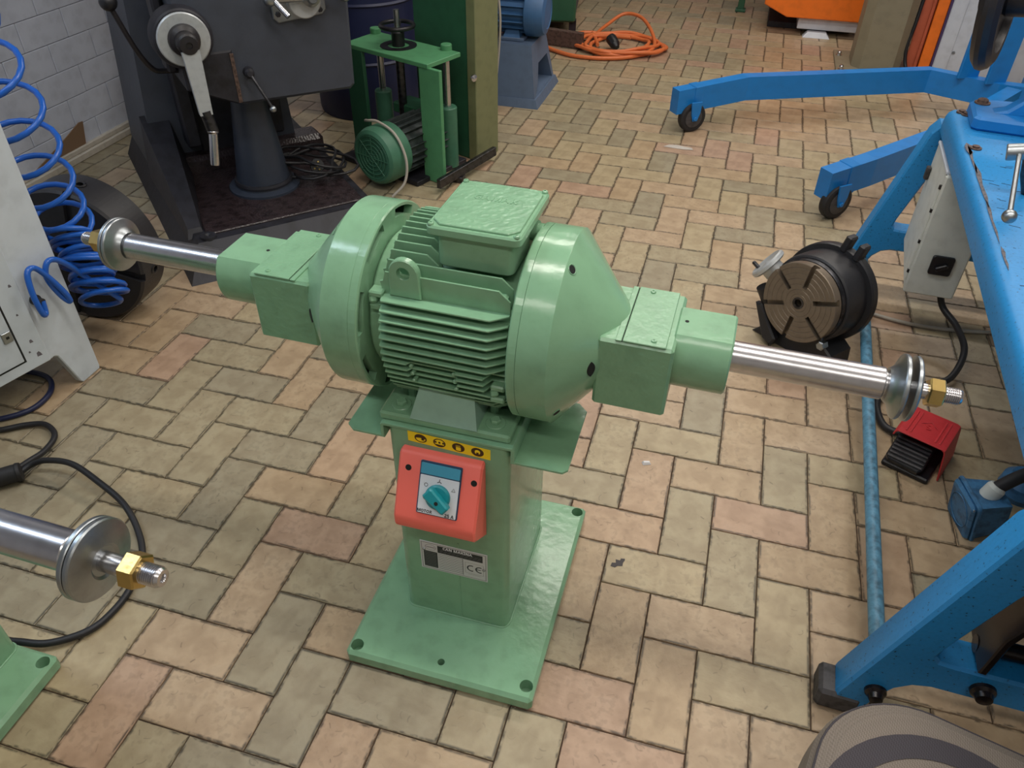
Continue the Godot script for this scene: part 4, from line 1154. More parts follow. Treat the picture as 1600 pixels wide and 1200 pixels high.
# ---------------------------------------------------------------- milling machine, corner towards the camera
func mill():
	var t := yaw(46.0, Vector3(-1.886, 0, -0.9))
	var g := thing("milling_machine", "big dark grey knee milling machine with a conical screw cover and stained base", "machine", t)
	# base: sloping skirt, stained deck, ridge up to the column
	obj("base_skirt", MB.new().hexa([Vector3(0, 0, 0.0), Vector3(0.86, 0, 0.03), Vector3(0.86, 0, -1.45), Vector3(0.0, 0, -1.45), Vector3(0.075, 0.118, -0.10), Vector3(0.80, 0.118, -0.10), Vector3(0.80, 0.118, -1.45), Vector3(0.06, 0.118, -1.45)]), M.mill_dark, g)
	obj("base_deck", MB.new().prism(poly([0.115, 0.145, 0.77, 0.145, 0.77, 0.80, 0.16, 0.80]), 0.110, 0.126, 0.004, Transform3D(Basis(Vector3.RIGHT, -PI / 2), Vector3.ZERO)), M.mill_deck, g)
	obj("base_ridge", MB.new().hexa([Vector3(0.05, 0.10, -0.18), Vector3(0.115, 0.10, -0.18), Vector3(0.22, 0.10, -0.86), Vector3(0.03, 0.10, -0.86), Vector3(0.06, 0.135, -0.20), Vector3(0.11, 0.135, -0.20), Vector3(0.17, 0.37, -0.86), Vector3(0.055, 0.37, -0.86)]), M.mill_dark, g)
	obj("deck_ledge", MB.new().box(Vector3(0.48, 0.15, -0.80), Vector3(0.66, 0.10, 0.14), 0.02), M.mill_deck, g)
	for q in [[0.12, -0.13], [0.78, -0.13]]: obj("corner_boss", MB.new().lathe(prof([0.035, 0.10, 0.030, 0.128, 0.012, 0.130, 0, 0.120]), 18, Transform3D(Basis.IDENTITY, Vector3(q[0], 0, q[1]))), M.mill_dark, g)
	# column
	obj("column", MB.new().hexa([Vector3(0.055, 0.10, -0.80), Vector3(0.70, 0.10, -0.80), Vector3(0.70, 0.10, -1.42), Vector3(0.04, 0.10, -1.42), Vector3(0.20, 1.75, -0.86), Vector3(0.62, 1.75, -0.86), Vector3(0.62, 1.75, -1.36), Vector3(0.18, 1.75, -1.36)]), M.mill_grey, g)
	obj("column_recess", MB.new().box(Vector3(0.42, 0.30, -0.795), Vector3(0.30, 0.30, 0.02), 0.01), M.mill_dark, g)
	for s in [0.235, 0.60]: obj("column_way", MB.new().box(Vector3(s, 0.85, -0.76), Vector3(0.06, 1.2, 0.10), 0.008), M.mill_dark, g)
	# knee
	obj("knee", MB.new().prism(poly([0.255, 0.615, 0.39, 0.536, 0.826, 0.528, 0.845, 0.545, 0.860, 1.02, 0.20, 1.02, 0.215, 0.70]), -0.76, -0.30, 0.012), M.mill_grey, g)
	obj("knee_lower", MB.new().prism(poly([0.20, 0.62, 0.37, 0.545, 0.385, 0.55, 0.385, 0.74, 0.20, 0.74]), -0.56, -0.293, 0.006), M.mill_dark, g)
	obj("worn_edge", MB.new().box(Vector3(0.380, 0.64, -0.2905), Vector3(0.014, 0.18, 0.004), 0.001), M.rust, g)
	# dial with crank
	var d := Vector3(0.222, 0.808, -0.30)
	obj("dial_boss", MB.new().lathe(prof([0, -0.02, 0.105, -0.02, 0.105, 0.03, 0.100, 0.045, 0.094, 0.05, 0, 0.05]), 44, along(Vector3(0, 0, 1), d)), M.mill_dark, g)
	obj("dial", MB.new().lathe(prof([0, 0.045, 0.090, 0.045, 0.090, 0.056, 0.086, 0.060, 0, 0.060]), 44, along(Vector3(0, 0, 1), d)), M.dial, g)
	obj("dial_hub", MB.new().lathe(prof([0, 0.055, 0.056, 0.055, 0.052, 0.075, 0.038, 0.085, 0.036, 0.125, 0.030, 0.130, 0.030, 0.138, 0.012, 0.140, 0.012, 0.134, 0, 0.134]), 32, along(Vector3(0, 0, 1), d)), M.wheel_black, g)
	var k0 := d + Vector3(0.002, -0.03, 0.118)
	var k1 := k0 + Vector3(0.0, -0.205, 0.018)
	var k2 := k1 + Vector3(0.010, -0.065, 0.005)
	obj("crank_arm", MB.new().hexa([k0 + Vector3(-0.030, 0.01, -0.012), k0 + Vector3(0.030, 0.01, -0.012), k0 + Vector3(0.030, 0.01, 0.016), k0 + Vector3(-0.030, 0.01, 0.016), k1 + Vector3(-0.022, 0, -0.012), k1 + Vector3(0.022, 0, -0.012), k1 + Vector3(0.022, 0, 0.016), k1 + Vector3(-0.022, 0, 0.016)]), M.dial, g)
	obj("crank_end", MB.new().tube([k1 + Vector3(0, 0.012, 0), k2], 0.021, 16), M.steel_dark, g)
	obj("crank_grip", MB.new().lathe(prof([0, 0, 0.019, 0, 0.021, 0.006, 0.016, 0.014, 0.0165, 0.12, 0.0155, 0.125, 0.009, 0.125, 0.009, 0.115, 0, 0.115]), 24, along(Vector3(-0.20, -0.95, 0.22), k2 + Vector3(0, 0.006, 0))), M.steel, g)
	# screw cover
	obj("screw_cover", MB.new().lathe(prof([0, 0, 0.148, 0, 0.148, 0.012, 0.120, 0.018, 0.118, 0.028, 0.112, 0.034, 0.066, 0.40, 0.066, 0.46, 0, 0.46]), 48, Transform3D(Basis.IDENTITY, Vector3(0.445, 0.124, -0.475))), M.cone_grey, g)
	obj("cover_ring", MB.new().lathe(prof([0.113, 0.026, 0.121, 0.026, 0.122, 0.034, 0.119, 0.044, 0.110, 0.044]), 48, Transform3D(Basis.IDENTITY, Vector3(0.445, 0.124, -0.475))), M.mill_dark, g)
	# ball crank with its plate
	var b := Vector3(0.66, 0.862, -0.30)
	obj("feed_plate", MB.new().prism(poly([-0.105, -0.035, -0.088, -0.052, 0.085, -0.038, 0.10, -0.022, 0.10, 0.05, -0.105, 0.06]), 0, 0.012, 0.004, Transform3D(Basis.IDENTITY, b)), M.steel_satin, g)
	obj("feed_dial", MB.new().lathe(prof([0, 0, 0.062, 0, 0.062, 0.03, 0.058, 0.034, 0, 0.034]), 36, along(Vector3(0, 0, 1), b + Vector3(0.012, 0.022, 0.01))), M.dial, g)
	for q in [-0.085, 0.075]: bolt(g, b + Vector3(q, -0.02, 0.01), Vector3(0, 0, 1), 0.010, 0.010, M.mill_dark, 0.0, "cap_screw")
	var hc := b + Vector3(0.03, 0.038, 0.062)
	obj("ball_crank", MB.new().tube([hc + Vector3(-0.145, 0.006, 0), hc, hc + Vector3(0.12, -0.004, 0)], 0.015, 16), M.steel_satin, g)
	obj("ball_crank_hub", MB.new().lathe(prof([0, -0.03, 0.031, -0.03, 0.034, 0.012, 0.022, 0.022, 0.016, 0.034, 0, 0.034]), 28, along(Vector3(0, 0, 1), hc)), M.steel_satin, g)
	obj("ball", MB.new().lathe(ball(0.027), 24, Transform3D(Basis.IDENTITY, hc + Vector3(0.128, -0.004, 0))), M.steel_satin, g)
	obj("ball", MB.new().lathe(ball(0.024), 24, Transform3D(Basis.IDENTITY, hc + Vector3(-0.15, 0.006, 0))), M.steel_satin, g)
	obj("ball_grip", MB.new().tube([hc + Vector3(-0.135, 0.0, 0.01), hc + Vector3(-0.105, -0.045, 0.055)], 0.010, 12), M.steel, g)
	# small clamp lever
	var c := Vector3(0.43, 0.655, -0.30)
	obj("clamp_hub", MB.new().lathe(prof([0, 0, 0.020, 0, 0.018, 0.04, 0.010, 0.05, 0, 0.05]), 20, along(Vector3(-0.1, 0.1, 1), c)), M.mill_dark, g)
	obj("clamp_lever", MB.new().tube([c + Vector3(0, -0.005, 0.045), c + Vector3(0.022, -0.06, 0.07), c + Vector3(0.045, -0.115, 0.085)], 0.006, 10), M.steel_dark, g)
	obj("clamp_ball", MB.new().lathe(ball(0.013), 18, Transform3D(Basis.IDENTITY, c + Vector3(0.047, -0.122, 0.087))), M.steel_satin, g)
	# long lever with black ball at the column's side
	var p := [Vector3(0.215, 0.66, -0.42), Vector3(0.155, 0.665, -0.42), Vector3(0.115, 0.68, -0.41), Vector3(0.075, 0.755, -0.395), Vector3(0.030, 0.905, -0.38)]
	obj("side_lever", MB.new().tube(smooth(p, 6), 0.0095, 12), M.wheel_black, g)
	obj("lever_knob", MB.new().lathe(ball(0.030), 24, Transform3D(Basis.IDENTITY, p[4] + Vector3(-0.003, 0.018, 0))), M.black_plastic, g)
	obj("lever_boss", MB.new().lathe(prof([0, -0.03, 0.026, -0.03, 0.026, 0.02, 0.020, 0.026, 0, 0.026]), 20, Transform3D(Basis.IDENTITY, Vector3(0.225, 0.66, -0.42))), M.steel_dark, g)
	obj("side_gib", MB.new().box(Vector3(0.180, 0.80, -0.45), Vector3(0.035, 0.28, 0.12), 0.008), M.mill_dark, g)
	obj("gib_screw", MB.new().lathe(prof([0, 0, 0.016, 0, 0.013, 0.02, 0, 0.022]), 14, along(Vector3(-0.6, 0, 0.8), Vector3(0.165, 0.755, -0.39))), M.steel_dark, g)

# ---------------------------------------------------------------- white cabinet, chuck, hoses and cables
func left_things():
	var g := thing("white_cabinet", "chipped white steel cabinet on a sheet metal foot with a small lock on its door", "cabinet")
	var yz := Transform3D(Basis(Vector3(0, 0, -1), Vector3(0, 1, 0), Vector3(1, 0, 0)), Vector3.ZERO)     # polygon (-z, y), depth along x
	obj("side_panel", MB.new().prism(poly([0.216, 0.150, 0.226, 0.146, 0.236, 0.147, 0.248, 0.138, 0.287, 0.010, 0.296, 0.0, 0.372, 0.0, 0.376, 0.01, 0.376, 0.90, 0.214, 0.90]), -1.906, -1.882, 0.003, yz), M.cabinet_white, g)
	obj("rear_body", MB.new().box(Vector3(-2.15, 0.53, -0.295), Vector3(0.48, 0.74, 0.150), 0.004), M.cabinet_white, g)
	var ft := facing(Vector3(0.9606, 0, 0.278), Vector3(-1.880, 0, -0.218))       # x runs back along the door side
	obj("carcass", MB.new(ft).box(Vector3(-0.36, 0.53, -0.25), Vector3(0.70, 0.74, 0.46), 0.004), M.cabinet_white, g)
	obj("front_frame", MB.new(ft).box(Vector3(-0.358, 0.532, -0.006), Vector3(0.72, 0.770, 0.014), 0.006), M.cabinet_white, g)
	obj("door_gap", MB.new(ft).box(Vector3(-0.380, 0.542, 0.0005), Vector3(0.632, 0.722, 0.002), 0.0004), M.dark_gap, g)
	var d := obj("door", MB.new(ft).box(Vector3(-0.384, 0.546, 0.000), Vector3(0.628, 0.718, 0.008), 0.002), M.cabinet_white, g)
	obj("lock", MB.new(ft).box(Vector3(-0.086, 0.284, 0.005), Vector3(0.028, 0.034, 0.008), 0.003), M.steel_satin, d).set_meta("label", "small square lock plate")
	obj("key_slot", MB.new(ft).box(Vector3(-0.086, 0.284, 0.0092), Vector3(0.009, 0.008, 0.0012), 0.0002), M.dark_gap, d)
	var chips := [[0.030, 0.235, 0.010], [0.034, 0.330, 0.006], [0.024, 0.185, 0.014], [0.046, 0.205, 0.006], [0.020, 0.420, 0.008]]
	for q in chips: obj("paint_chip", MB.new(ft).prism(poly([-q[2] * 0.5, -q[2] * 0.4, q[2] * 0.6, -q[2] * 0.5, q[2] * 0.4, q[2] * 0.2, q[2] * 0.1, q[2] * 0.7, -q[2] * 0.4, q[2] * 0.5]), 0.0, 0.0004, 0.0001, Transform3D(Basis.IDENTITY, Vector3(-q[0], q[1], 0.001))), M.chip_rust, g)
	obj("hose_fitting", MB.new().lathe(prof([0, 0, 0.016, 0, 0.016, 0.012, 0.010, 0.014, 0.010, 0.035, 0, 0.035]), 16, along(Vector3(1, 0, 0.1), Vector3(-1.882, 0.345, -0.250))), M.steel_dark, g)
	for s in [-2.80]: obj("rear_foot", MB.new().box(Vector3(s, 0.08, -0.33), Vector3(0.03, 0.16, 0.08), 0.003), M.cabinet_white, g)
	# big chuck on edge
	var ct := facing(Vector3(0.10, 0.02, 0.99), Vector3(-2.085, 0.2465, -0.618))
	var c := thing("lathe_chuck", "large black lathe chuck standing on edge behind the white cabinet", "chuck", ct)
	var back := along(Vector3(0, 0, 1))
	var sock := []
	for k in 4:
		var a := deg_to_rad(-13 + 90 * k)
		sock.append(MB.new().lathe(prof([0, -0.03, 0.016, -0.03, 0.016, 0.03, 0, 0.03]), 16, along(Vector3(cos(a), sin(a), 0), Vector3(cos(a), sin(a), 0) * 0.243 + Vector3(0, 0, -0.075))))
		sock.append(MB.new().box(Vector3(cos(a), sin(a), 0) * 0.17, Vector3(0.19, 0.030, 0.03), 0.0, Basis(Vector3(0, 0, 1), a)))
	cut("chuck_body", MB.new().hard().lathe(prof([0, -0.145, 0.236, -0.145, 0.243, -0.138, 0.244, -0.008, 0.236, 0.0, 0.06, 0.0, 0.06, -0.05, 0, -0.05]), 110, back), sock, M.cast_black, c)
	for k in 4:
		var a := deg_to_rad(-13 + 90 * k)
		obj("socket_ring", MB.new().lathe(prof([0.011, -0.012, 0.021, -0.012, 0.021, 0.003, 0.016, 0.005, 0.011, 0.003]), 18, along(Vector3(cos(a), sin(a), 0), Vector3(cos(a), sin(a), 0) * 0.243 + Vector3(0, 0, -0.075))), M.steel_dark, c)
	# coiled air hose: hangs in wide turns, ends in a heap, then runs to the cabinet
	var pts := []
	var axis := curve([-1.99, 1.10, -0.455, -1.965, 0.95, -0.465, -1.945, 0.80, -0.475, -1.935, 0.66, -0.48, -1.925, 0.54, -0.48, -1.905, 0.47, -0.475], 24)
	var turns := 6.6
	for k in axis.size():
		var f := float(k) / (axis.size() - 1)
		var a := TAU * turns * f + 2.6
		var r := lerpf(0.106, 0.086, f)
		pts.append(axis[k] + Vector3(cos(a) * r, sin(a) * r * -0.30, sin(a) * r * 0.72))
	var heap := 11.0
	for k in range(1, 220):
		var f := k / 220.0
		var a := TAU * (turns + heap * f) + 2.6
		var o := Vector3(lerpf(-1.900, -1.862, f), lerpf(0.44, 0.215, f), lerpf(-0.475, -0.468, f))
		o += Vector3(sin(f * 23.0) * 0.010, sin(f * 31.0) * 0.012, cos(f * 19.0) * 0.008)
		var r := 0.080 + 0.010 * sin(f * 17.0)
		pts.append(o + Vector3(cos(a) * r, sin(a) * r * 0.50 + cos(a) * 0.030, sin(a) * r * 0.62))
	pts.append_array(curve([-1.860, 0.330, -0.425, -1.850, 0.385, -0.385, -1.850, 0.430, -0.345, -1.852, 0.436, -0.315, -1.856, 0.395, -0.298, -1.850, 0.330, -0.312, -1.838, 0.300, -0.325, -1.835, 0.330, -0.320, -1.846, 0.400, -0.295, -1.852, 0.445, -0.268, -1.852, 0.440, -0.240, -1.842, 0.380, -0.222, -1.838, 0.320, -0.224, -1.846, 0.312, -0.240, -1.852, 0.345, -0.250], 6))
	tag(obj("coiled_hose", MB.new().tube(pts, 0.0085, 9), M.hose_blue), "bright blue coiled air hose hanging beside the white cabinet", "hose")
	tag(obj("blue_hose", MB.new().tube(curve([-2.08, 0.010, -0.02, -1.995, 0.010, -0.06, -1.935, 0.010, -0.125, -1.935, 0.010, -0.205, -1.985, 0.010, -0.265, -2.07, 0.010, -0.28, -2.2, 0.010, -0.25], 8), 0.0085, 10), M.barrel_blue), "dark blue hose lying under the white cabinet", "hose")
	# black cable with connector
	var cb := thing("black_cable", "black cable with a thick inline connector running past the second polishing machine", "cable")
	obj("connector", MB.new().lathe(prof([0, 0, 0.012, 0, 0.026, 0.004, 0.0275, 0.012, 0.0255, 0.016, 0.0255, 0.15, 0, 0.15]), 26, along(Vector3(-0.72, 0.0, 0.69), Vector3(-1.742, 0.029, 0.112))), M.rubber, cb)
	obj("cable", MB.new().tube(curve([-2.0, 0.012, 0.0, -1.945, 0.012, -0.025, -1.895, 0.012, -0.061, -1.838, 0.014, -0.078, -1.775, 0.016, -0.045, -1.752, 0.02, 0.02, -1.752, 0.03, 0.075, -1.757, 0.034, 0.115], 8), 0.0085, 12), M.cable_black, cb)
	obj("cable", MB.new().tube(curve([-1.750, 0.024, 0.118, -1.735, 0.03, 0.085, -1.690, 0.045, 0.070, -1.600, 0.058, 0.072, -1.490, 0.050, 0.104, -1.390, 0.035, 0.141, -1.309, 0.018, 0.198, -1.251, 0.010, 0.264, -1.221, 0.010, 0.346, -1.216, 0.010, 0.412, -1.233, 0.012, 0.478, -1.290, 0.016, 0.532, -1.350, 0.018, 0.550, -1.430, 0.014, 0.552, -1.60, 0.010, 0.50], 8), 0.0085, 12), M.cable_black, cb)
	tag(obj("cardboard_sheet", MB.new().prism(poly([0.0, 0.058, 0.34, 0.058, 0.36, 0.165, 0.33, 0.168, 0.19, 0.118]), 0, 0.004, 0.0008, Transform3D(Basis(Vector3(0, 0, -1), Vector3(0.06, 1, 0).normalized(), Vector3(1, -0.06, 0).normalized()), Vector3(-3.108, 0, -1.50))), M.cardboard), "torn brown cardboard piece leaning on the tiled wall", "cardboard")
	# cord heap on the mill's base
	var k := thing("cord_heap", "heap of thin black cord with a round multi-pin plug behind the conical cover", "cord")
	var cord := []
	for i in 96:
		var a := TAU * i / 22.0
		var r := 0.150 + 0.035 * sin(i * 0.7)
		cord.append(Vector3(-1.79 + cos(a) * r + 0.035 * sin(i * 0.21), 0.165 + 0.02 * sin(a * 0.5 + i * 0.1) + 0.05 * maxf(0.0, sin(a)) * (1.0 if i < 60 else 0.2), -1.74 + sin(a) * r * 0.9))
	obj("cord", MB.new().tube(cord, 0.0062, 8), M.cable_black, k)
	obj("plug", MB.new().lathe(prof([0, 0, 0.014, 0, 0.028, 0.02, 0.031, 0.05, 0.029, 0.06, 0, 0.06]), 24, along(Vector3(0.5, 0.35, 0.7), Vector3(-1.755, 0.165, -1.72))), M.black_plastic, k)
	for i in 6:
		var a := TAU * i / 5.0
		var q := along(Vector3(0.5, 0.35, 0.7), Vector3(-1.755, 0.165, -1.72)) * Vector3(cos(a) * 0.017 if i < 5 else 0.0, 0.062, sin(a) * 0.017 if i < 5 else 0.0)
		obj("pin", MB.new().tube([q, q + Vector3(0.5, 0.35, 0.7).normalized() * 0.014], 0.0035, 8), M.brass, k)

# ---------------------------------------------------------------- machines along the back
func back_machines():
	var g := thing("spindle_press", "green flat-bar lifting frame with a small black hand wheel on its top plate", "machine")
	var fr := Basis(Vector3.UP, deg_to_rad(3))
	obj("top_plate", MB.new().prism(poly([-1.815, 2.235, -1.33, 2.045, -1.252, 2.262, -1.745, 2.46]), 0.525, 0.545, 0.002, Transform3D(Basis(Vector3.RIGHT, -PI / 2), Vector3.ZERO)), M.green_mid, g)
	var ang := atan2(0.19, 0.485)
	obj("frame_bar", MB.new().box(Vector3(-1.322, 0.265, -2.058), Vector3(0.122, 0.525, 0.020), 0.002, Basis(Vector3.UP, -ang)), M.green_mid, g)
	obj("frame_bar", MB.new().box(Vector3(-1.760, 0.265, -2.225), Vector3(0.115, 0.525, 0.020), 0.002, Basis(Vector3.UP, -ang)), M.green_dark, g)
	obj("base_plate", MB.new().box(Vector3(-1.56, 0.012, -2.24), Vector3(0.52, 0.024, 0.36), 0.003, Basis(Vector3.UP, -ang)), M.mill_dark, g)
	for q in [[-1.70, -2.37], [-1.315, -2.245]]:
		obj("guide_rod", MB.new().tube([Vector3(q[0], 0.05, q[1]), Vector3(q[0], 0.53, q[1])], 0.016, 18), M.steel, g)
		obj("guide_sleeve", MB.new().lathe(prof([0, 0, 0.042, 0, 0.042, 0.285, 0.038, 0.29, 0, 0.29]), 24, Transform3D(Basis.IDENTITY, Vector3(q[0], 0.01, q[1]))), M.green_motor, g)
		obj("rod_cap", MB.new().lathe(prof([0.026, 0, 0.026, 0.022, 0.024, 0.025, 0, 0.025]), 20, Transform3D(Basis.IDENTITY, Vector3(q[0] - (0.04 if q[0] < -1.5 else 0.01), 0.545, q[1] - (0.06 if q[0] < -1.5 else 0.035)))), M.green_mid, g)
	obj("screw_spindle", MB.new().tube([Vector3(-1.555, 0.05, -2.27), Vector3(-1.555, 0.56, -2.27)], 0.020, 16), M.steel_dark, g)
	obj("lift_block", MB.new().box(Vector3(-1.50, 0.255, -2.30), Vector3(0.20, 0.05, 0.12), 0.006, Basis(Vector3.UP, -ang)), M.green_dark, g)
	var w := Transform3D(Basis.IDENTITY, Vector3(-1.555, 0.545, -2.27))
	obj("wheel_collar", MB.new().lathe(prof([0.030, 0, 0.030, 0.06, 0.022, 0.065, 0, 0.065]), 20, w), M.black_plastic, g)
	var rg := []
	for k in 32: rg.append(w * Vector3(cos(TAU * k / 32) * 0.076, 0.088, sin(TAU * k / 32) * 0.076))
	var hw := obj("hand_wheel", MB.new().tube(rg, 0.0095, 10, true), M.black_plastic, g)
	for k in 3: obj("wheel_spoke", MB.new().tube([w * Vector3(0, 0.064, 0), w * Vector3(cos(TAU * k / 3 + 0.3) * 0.074, 0.086, sin(TAU * k / 3 + 0.3) * 0.074)], 0.008, 8), M.black_plastic, hw)
	obj("top_pin", MB.new().tube([w * Vector3(0, 0.06, 0), w * Vector3(0, 0.155, 0)], 0.013, 14), M.steel_satin, g)
	obj("flange_ring", MB.new().lathe(prof([0.050, 0, 0.085, 0, 0.085, 0.003, 0.05, 0.003]), 28, w), M.black_plastic, g)
	# motor inside the frame
	var md := Vector3(0.36, 0.0, -0.93).normalized()
	var mtf := Transform3D(along(-md).basis, Vector3(-1.560, 0.158, -1.885))
	var m := thing("green_motor", "dusty green electric motor with a round wire grille between the bars of the lifting frame", "motor", mtf)
	obj("fan_cowl", MB.new().lathe(prof([0, -0.13, 0.130, -0.13, 0.132, -0.04, 0.124, -0.010, 0.110, 0.0, 0.102, 0.0, 0.100, -0.006, 0, -0.006]), 40), M.green_motor, m)
	for k in 5:
		var rr := []
		for i in 28: rr.append(Vector3(cos(TAU * i / 28) * (0.020 + k * 0.0195), -0.001, sin(TAU * i / 28) * (0.020 + k * 0.0195)))
		obj("grille_ring", MB.new().tube(rr, 0.0022, 5, true), M.green_motor, m)
	for k in 8:
		var a := TAU * k / 8
		obj("grille_spoke", MB.new().tube([Vector3(0, -0.001, 0), Vector3(cos(a) * 0.103, -0.001, sin(a) * 0.103)], 0.0022, 5), M.green_motor, m)
	obj("motor_body", MB.new().lathe(prof([0, -0.40, 0.108, -0.40, 0.108, -0.12, 0, -0.12]), 32), M.motor_dark, m)
	for k in 22:
		var a := TAU * k / 22
		obj("cooling_fin", MB.new().box(Vector3(cos(a) * 0.116, -0.26, sin(a) * 0.116), Vector3(0.022, 0.27, 0.004), 0.0008, Basis(Vector3.UP, -a)), M.motor_dark, m)
	tag(obj("grey_cable", MB.new().tube(curve([-1.64, 0.275, -2.02, -1.60, 0.298, -1.965, -1.54, 0.306, -1.945, -1.45, 0.270, -1.915, -1.397, 0.17, -1.895, -1.40, 0.07, -1.870, -1.45, 0.008, -1.83], 8), 0.0065, 8), M.cable_white), "pale grey cable looping over the cowl of the dusty green motor", "cable")
	var fb := thing("flat_bar", "dark steel flat bar with bolt heads sticking out across the lifting frame's foot", "bar")
	var a0 := Vector3(-1.262, 0.050, -1.935)
	var a1 := Vector3(-1.128, 0.050, -2.385)
	var bd := (a1 - a0).normalized()
	obj("bar", MB.new().box((a0 + a1) / 2.0, Vector3(0.022, 0.044, a0.distance_to(a1)), 0.002, Basis(Vector3.UP.cross(-bd), Vector3.UP, -bd)), M.steel_dark, fb)
	for f in [0.08, 0.24]: bolt(fb, a0.lerp(a1, f) + Vector3.UP.cross(-bd) * -0.011, Vector3.UP.cross(-bd) * -1.0, 0.012, 0.008, M.steel_dark)
	obj("support", MB.new().box(Vector3(-1.22, 0.014, -2.10), Vector3(0.05, 0.028, 0.05), 0.002), M.steel_dark, fb)
	# green cabinet side behind the press
	var p := thing("green_cabinet", "tall dark green machine cabinet with an olive corner post behind the lifting frame", "cabinet", yaw(-21.4, Vector3(-1.222, 0, -2.375)))
	obj("panel", MB.new().box(Vector3(-0.19, 0.60, 0.0), Vector3(0.34, 1.2, 0.04), 0.004), M.green_dark, p)
	obj("corner_post", MB.new().box(Vector3(0.0, 0.60, -0.06), Vector3(0.055, 1.2, 0.17), 0.004), M.olive, p)
	obj("wing_nut", MB.new().lathe(prof([0, 0, 0.014, 0, 0.016, 0.012, 0, 0.02]), 12, along(Vector3(1, 0, 0.3), Vector3(0.03, 0.42, 0.05))), M.steel, p)
	var br := thing("blue_barrel", "dark blue barrel in the shade behind the milling machine", "barrel", Transform3D(Basis.IDENTITY, Vector3(-2.05, 0, -2.95)))
	obj("barrel_shell", MB.new().lathe(prof([0, 0, 0.285, 0, 0.29, 0.02, 0.29, 0.29, 0.298, 0.30, 0.29, 0.31, 0.29, 0.58, 0.298, 0.59, 0.29, 0.60, 0.29, 0.87, 0.28, 0.88, 0, 0.86]), 40), M.barrel_blue, br)
	obj("bung", MB.new().lathe(prof([0.03, 0.86, 0.03, 0.885, 0.02, 0.89, 0, 0.885]), 16, Transform3D(Basis.IDENTITY, Vector3(0.15, 0, 0))), M.black_plastic, br)
	# blower: motor on a tapered stand
	var f := thing("blower", "dusty blue electric blower motor on a tapered sheet steel stand", "blower", Transform3D(Basis.IDENTITY, Vector3(-1.28, 0, -3.41)))
	var lo := [Vector3(-0.175, 0.045, 0.235), Vector3(0.150, 0.045, 0.235), Vector3(0.150, 0.045, -0.235), Vector3(-0.175, 0.045, -0.235)]
	var hi := [Vector3(-0.120, 0.318, 0.16), Vector3(0.105, 0.318, 0.16), Vector3(0.105, 0.318, -0.17), Vector3(-0.120, 0.318, -0.17)]
	var stand := MB.new().hexa(lo + hi)
	cut("stand", stand, [MB.new().prism(poly([-0.20, 0.05, 0.20, 0.05, 0.14, 0.20, -0.06, 0.20, -0.12, 0.11]), 0.02, 0.30, 0.0, facing(Vector3.RIGHT))], M.fan_blue, f)
	obj("stand_flange", MB.new().hexa([Vector3(-0.205, 0.0, 0.265), Vector3(0.178, 0.0, 0.265), Vector3(0.178, 0.0, -0.265), Vector3(-0.205, 0.0, -0.265), Vector3(-0.185, 0.046, 0.245), Vector3(0.160, 0.046, 0.245), Vector3(0.160, 0.046, -0.245), Vector3(-0.185, 0.046, -0.245)]), M.fan_blue, f)
	var my := 0.462
	obj("motor_foot", MB.new().box(Vector3(-0.03, 0.328, 0.0), Vector3(0.15, 0.018, 0.22), 0.003), M.fan_blue, f)
	obj("motor_saddle", MB.new().hexa([Vector3(-0.08, 0.335, 0.10), Vector3(0.02, 0.335, 0.10), Vector3(0.02, 0.335, -0.10), Vector3(-0.08, 0.335, -0.10), Vector3(-0.06, 0.40, 0.06), Vector3(0.0, 0.40, 0.06), Vector3(0.0, 0.40, -0.06), Vector3(-0.06, 0.40, -0.06)]), M.fan_motor, f)
	obj("motor_body", MB.new().lathe(prof([0, -0.15, 0.105, -0.15, 0.105, 0.06, 0, 0.06]), 36, along(Vector3.RIGHT, Vector3(0, my, 0))), M.fan_motor, f)
	for k in 18:
		var a := TAU * k / 18
		obj("cooling_fin", MB.new().box(Vector3(-0.045, my + sin(a) * 0.112, cos(a) * 0.112), Vector3(0.20, 0.0045, 0.022), 0.001, Basis(Vector3.RIGHT, -a)), M.fan_motor, f)
	obj("cowl", MB.new().lathe(prof([0, 0.045, 0.132, 0.045, 0.134, 0.05, 0.132, 0.115, 0.118, 0.150, 0.088, 0.160, 0.084, 0.156, 0, 0.156]), 44, along(Vector3.RIGHT, Vector3(0, my, 0))), M.fan_motor, f)
	obj("volute", MB.new().box(Vector3(-0.185, 0.46, -0.02), Vector3(0.05, 0.60, 0.50), 0.02), M.fan_dark, f)
	tag(obj("hanging_cord", MB.new().tube(curve([-1.32, 0.80, -3.00, -1.285, 0.60, -2.98, -1.275, 0.48, -2.97, -1.285, 0.30, -2.96, -1.30, 0.12, -2.93, -1.318, 0.02, -2.88, -1.36, 0.006, -2.82, -1.45, 0.006, -2.80], 8), 0.0065, 8), M.cable_white), "thin white cord hanging in front of the blue blower", "cord")
	tag(obj("wood_plank", MB.new().box(Vector3(-1.255, 0.055, -4.42), Vector3(0.31, 0.105, 0.045), 0.003, Basis(Vector3.UP, deg_to_rad(-10))), M.plank), "dark brown wooden plank on edge behind the blue blower", "plank")
	# orange extension cable
	var oc := thing("orange_cable", "orange extension cable in flat loops on the tiles with a black plug", "cable")
	var c := []
	for k in 100:
		var a := TAU * k / 23.0 + 0.4
		var f2 := k / 100.0
		var rx := 0.305 + 0.03 * sin(k * 0.37) - 0.10 * maxf(0.0, sin(a * 0.5))
		c.append(Vector3(-0.90 + 0.05 * sin(k * 0.11) + cos(a) * rx, 0.014 + 0.022 * f2 + 0.012 * maxf(0.0, sin(k * 0.9)), -4.52 + sin(a) * (0.235 + 0.03 * sin(k * 0.29))))
	c.append_array([Vector3(-1.10, 0.03, -4.72), Vector3(-1.32, 0.02, -4.60)])
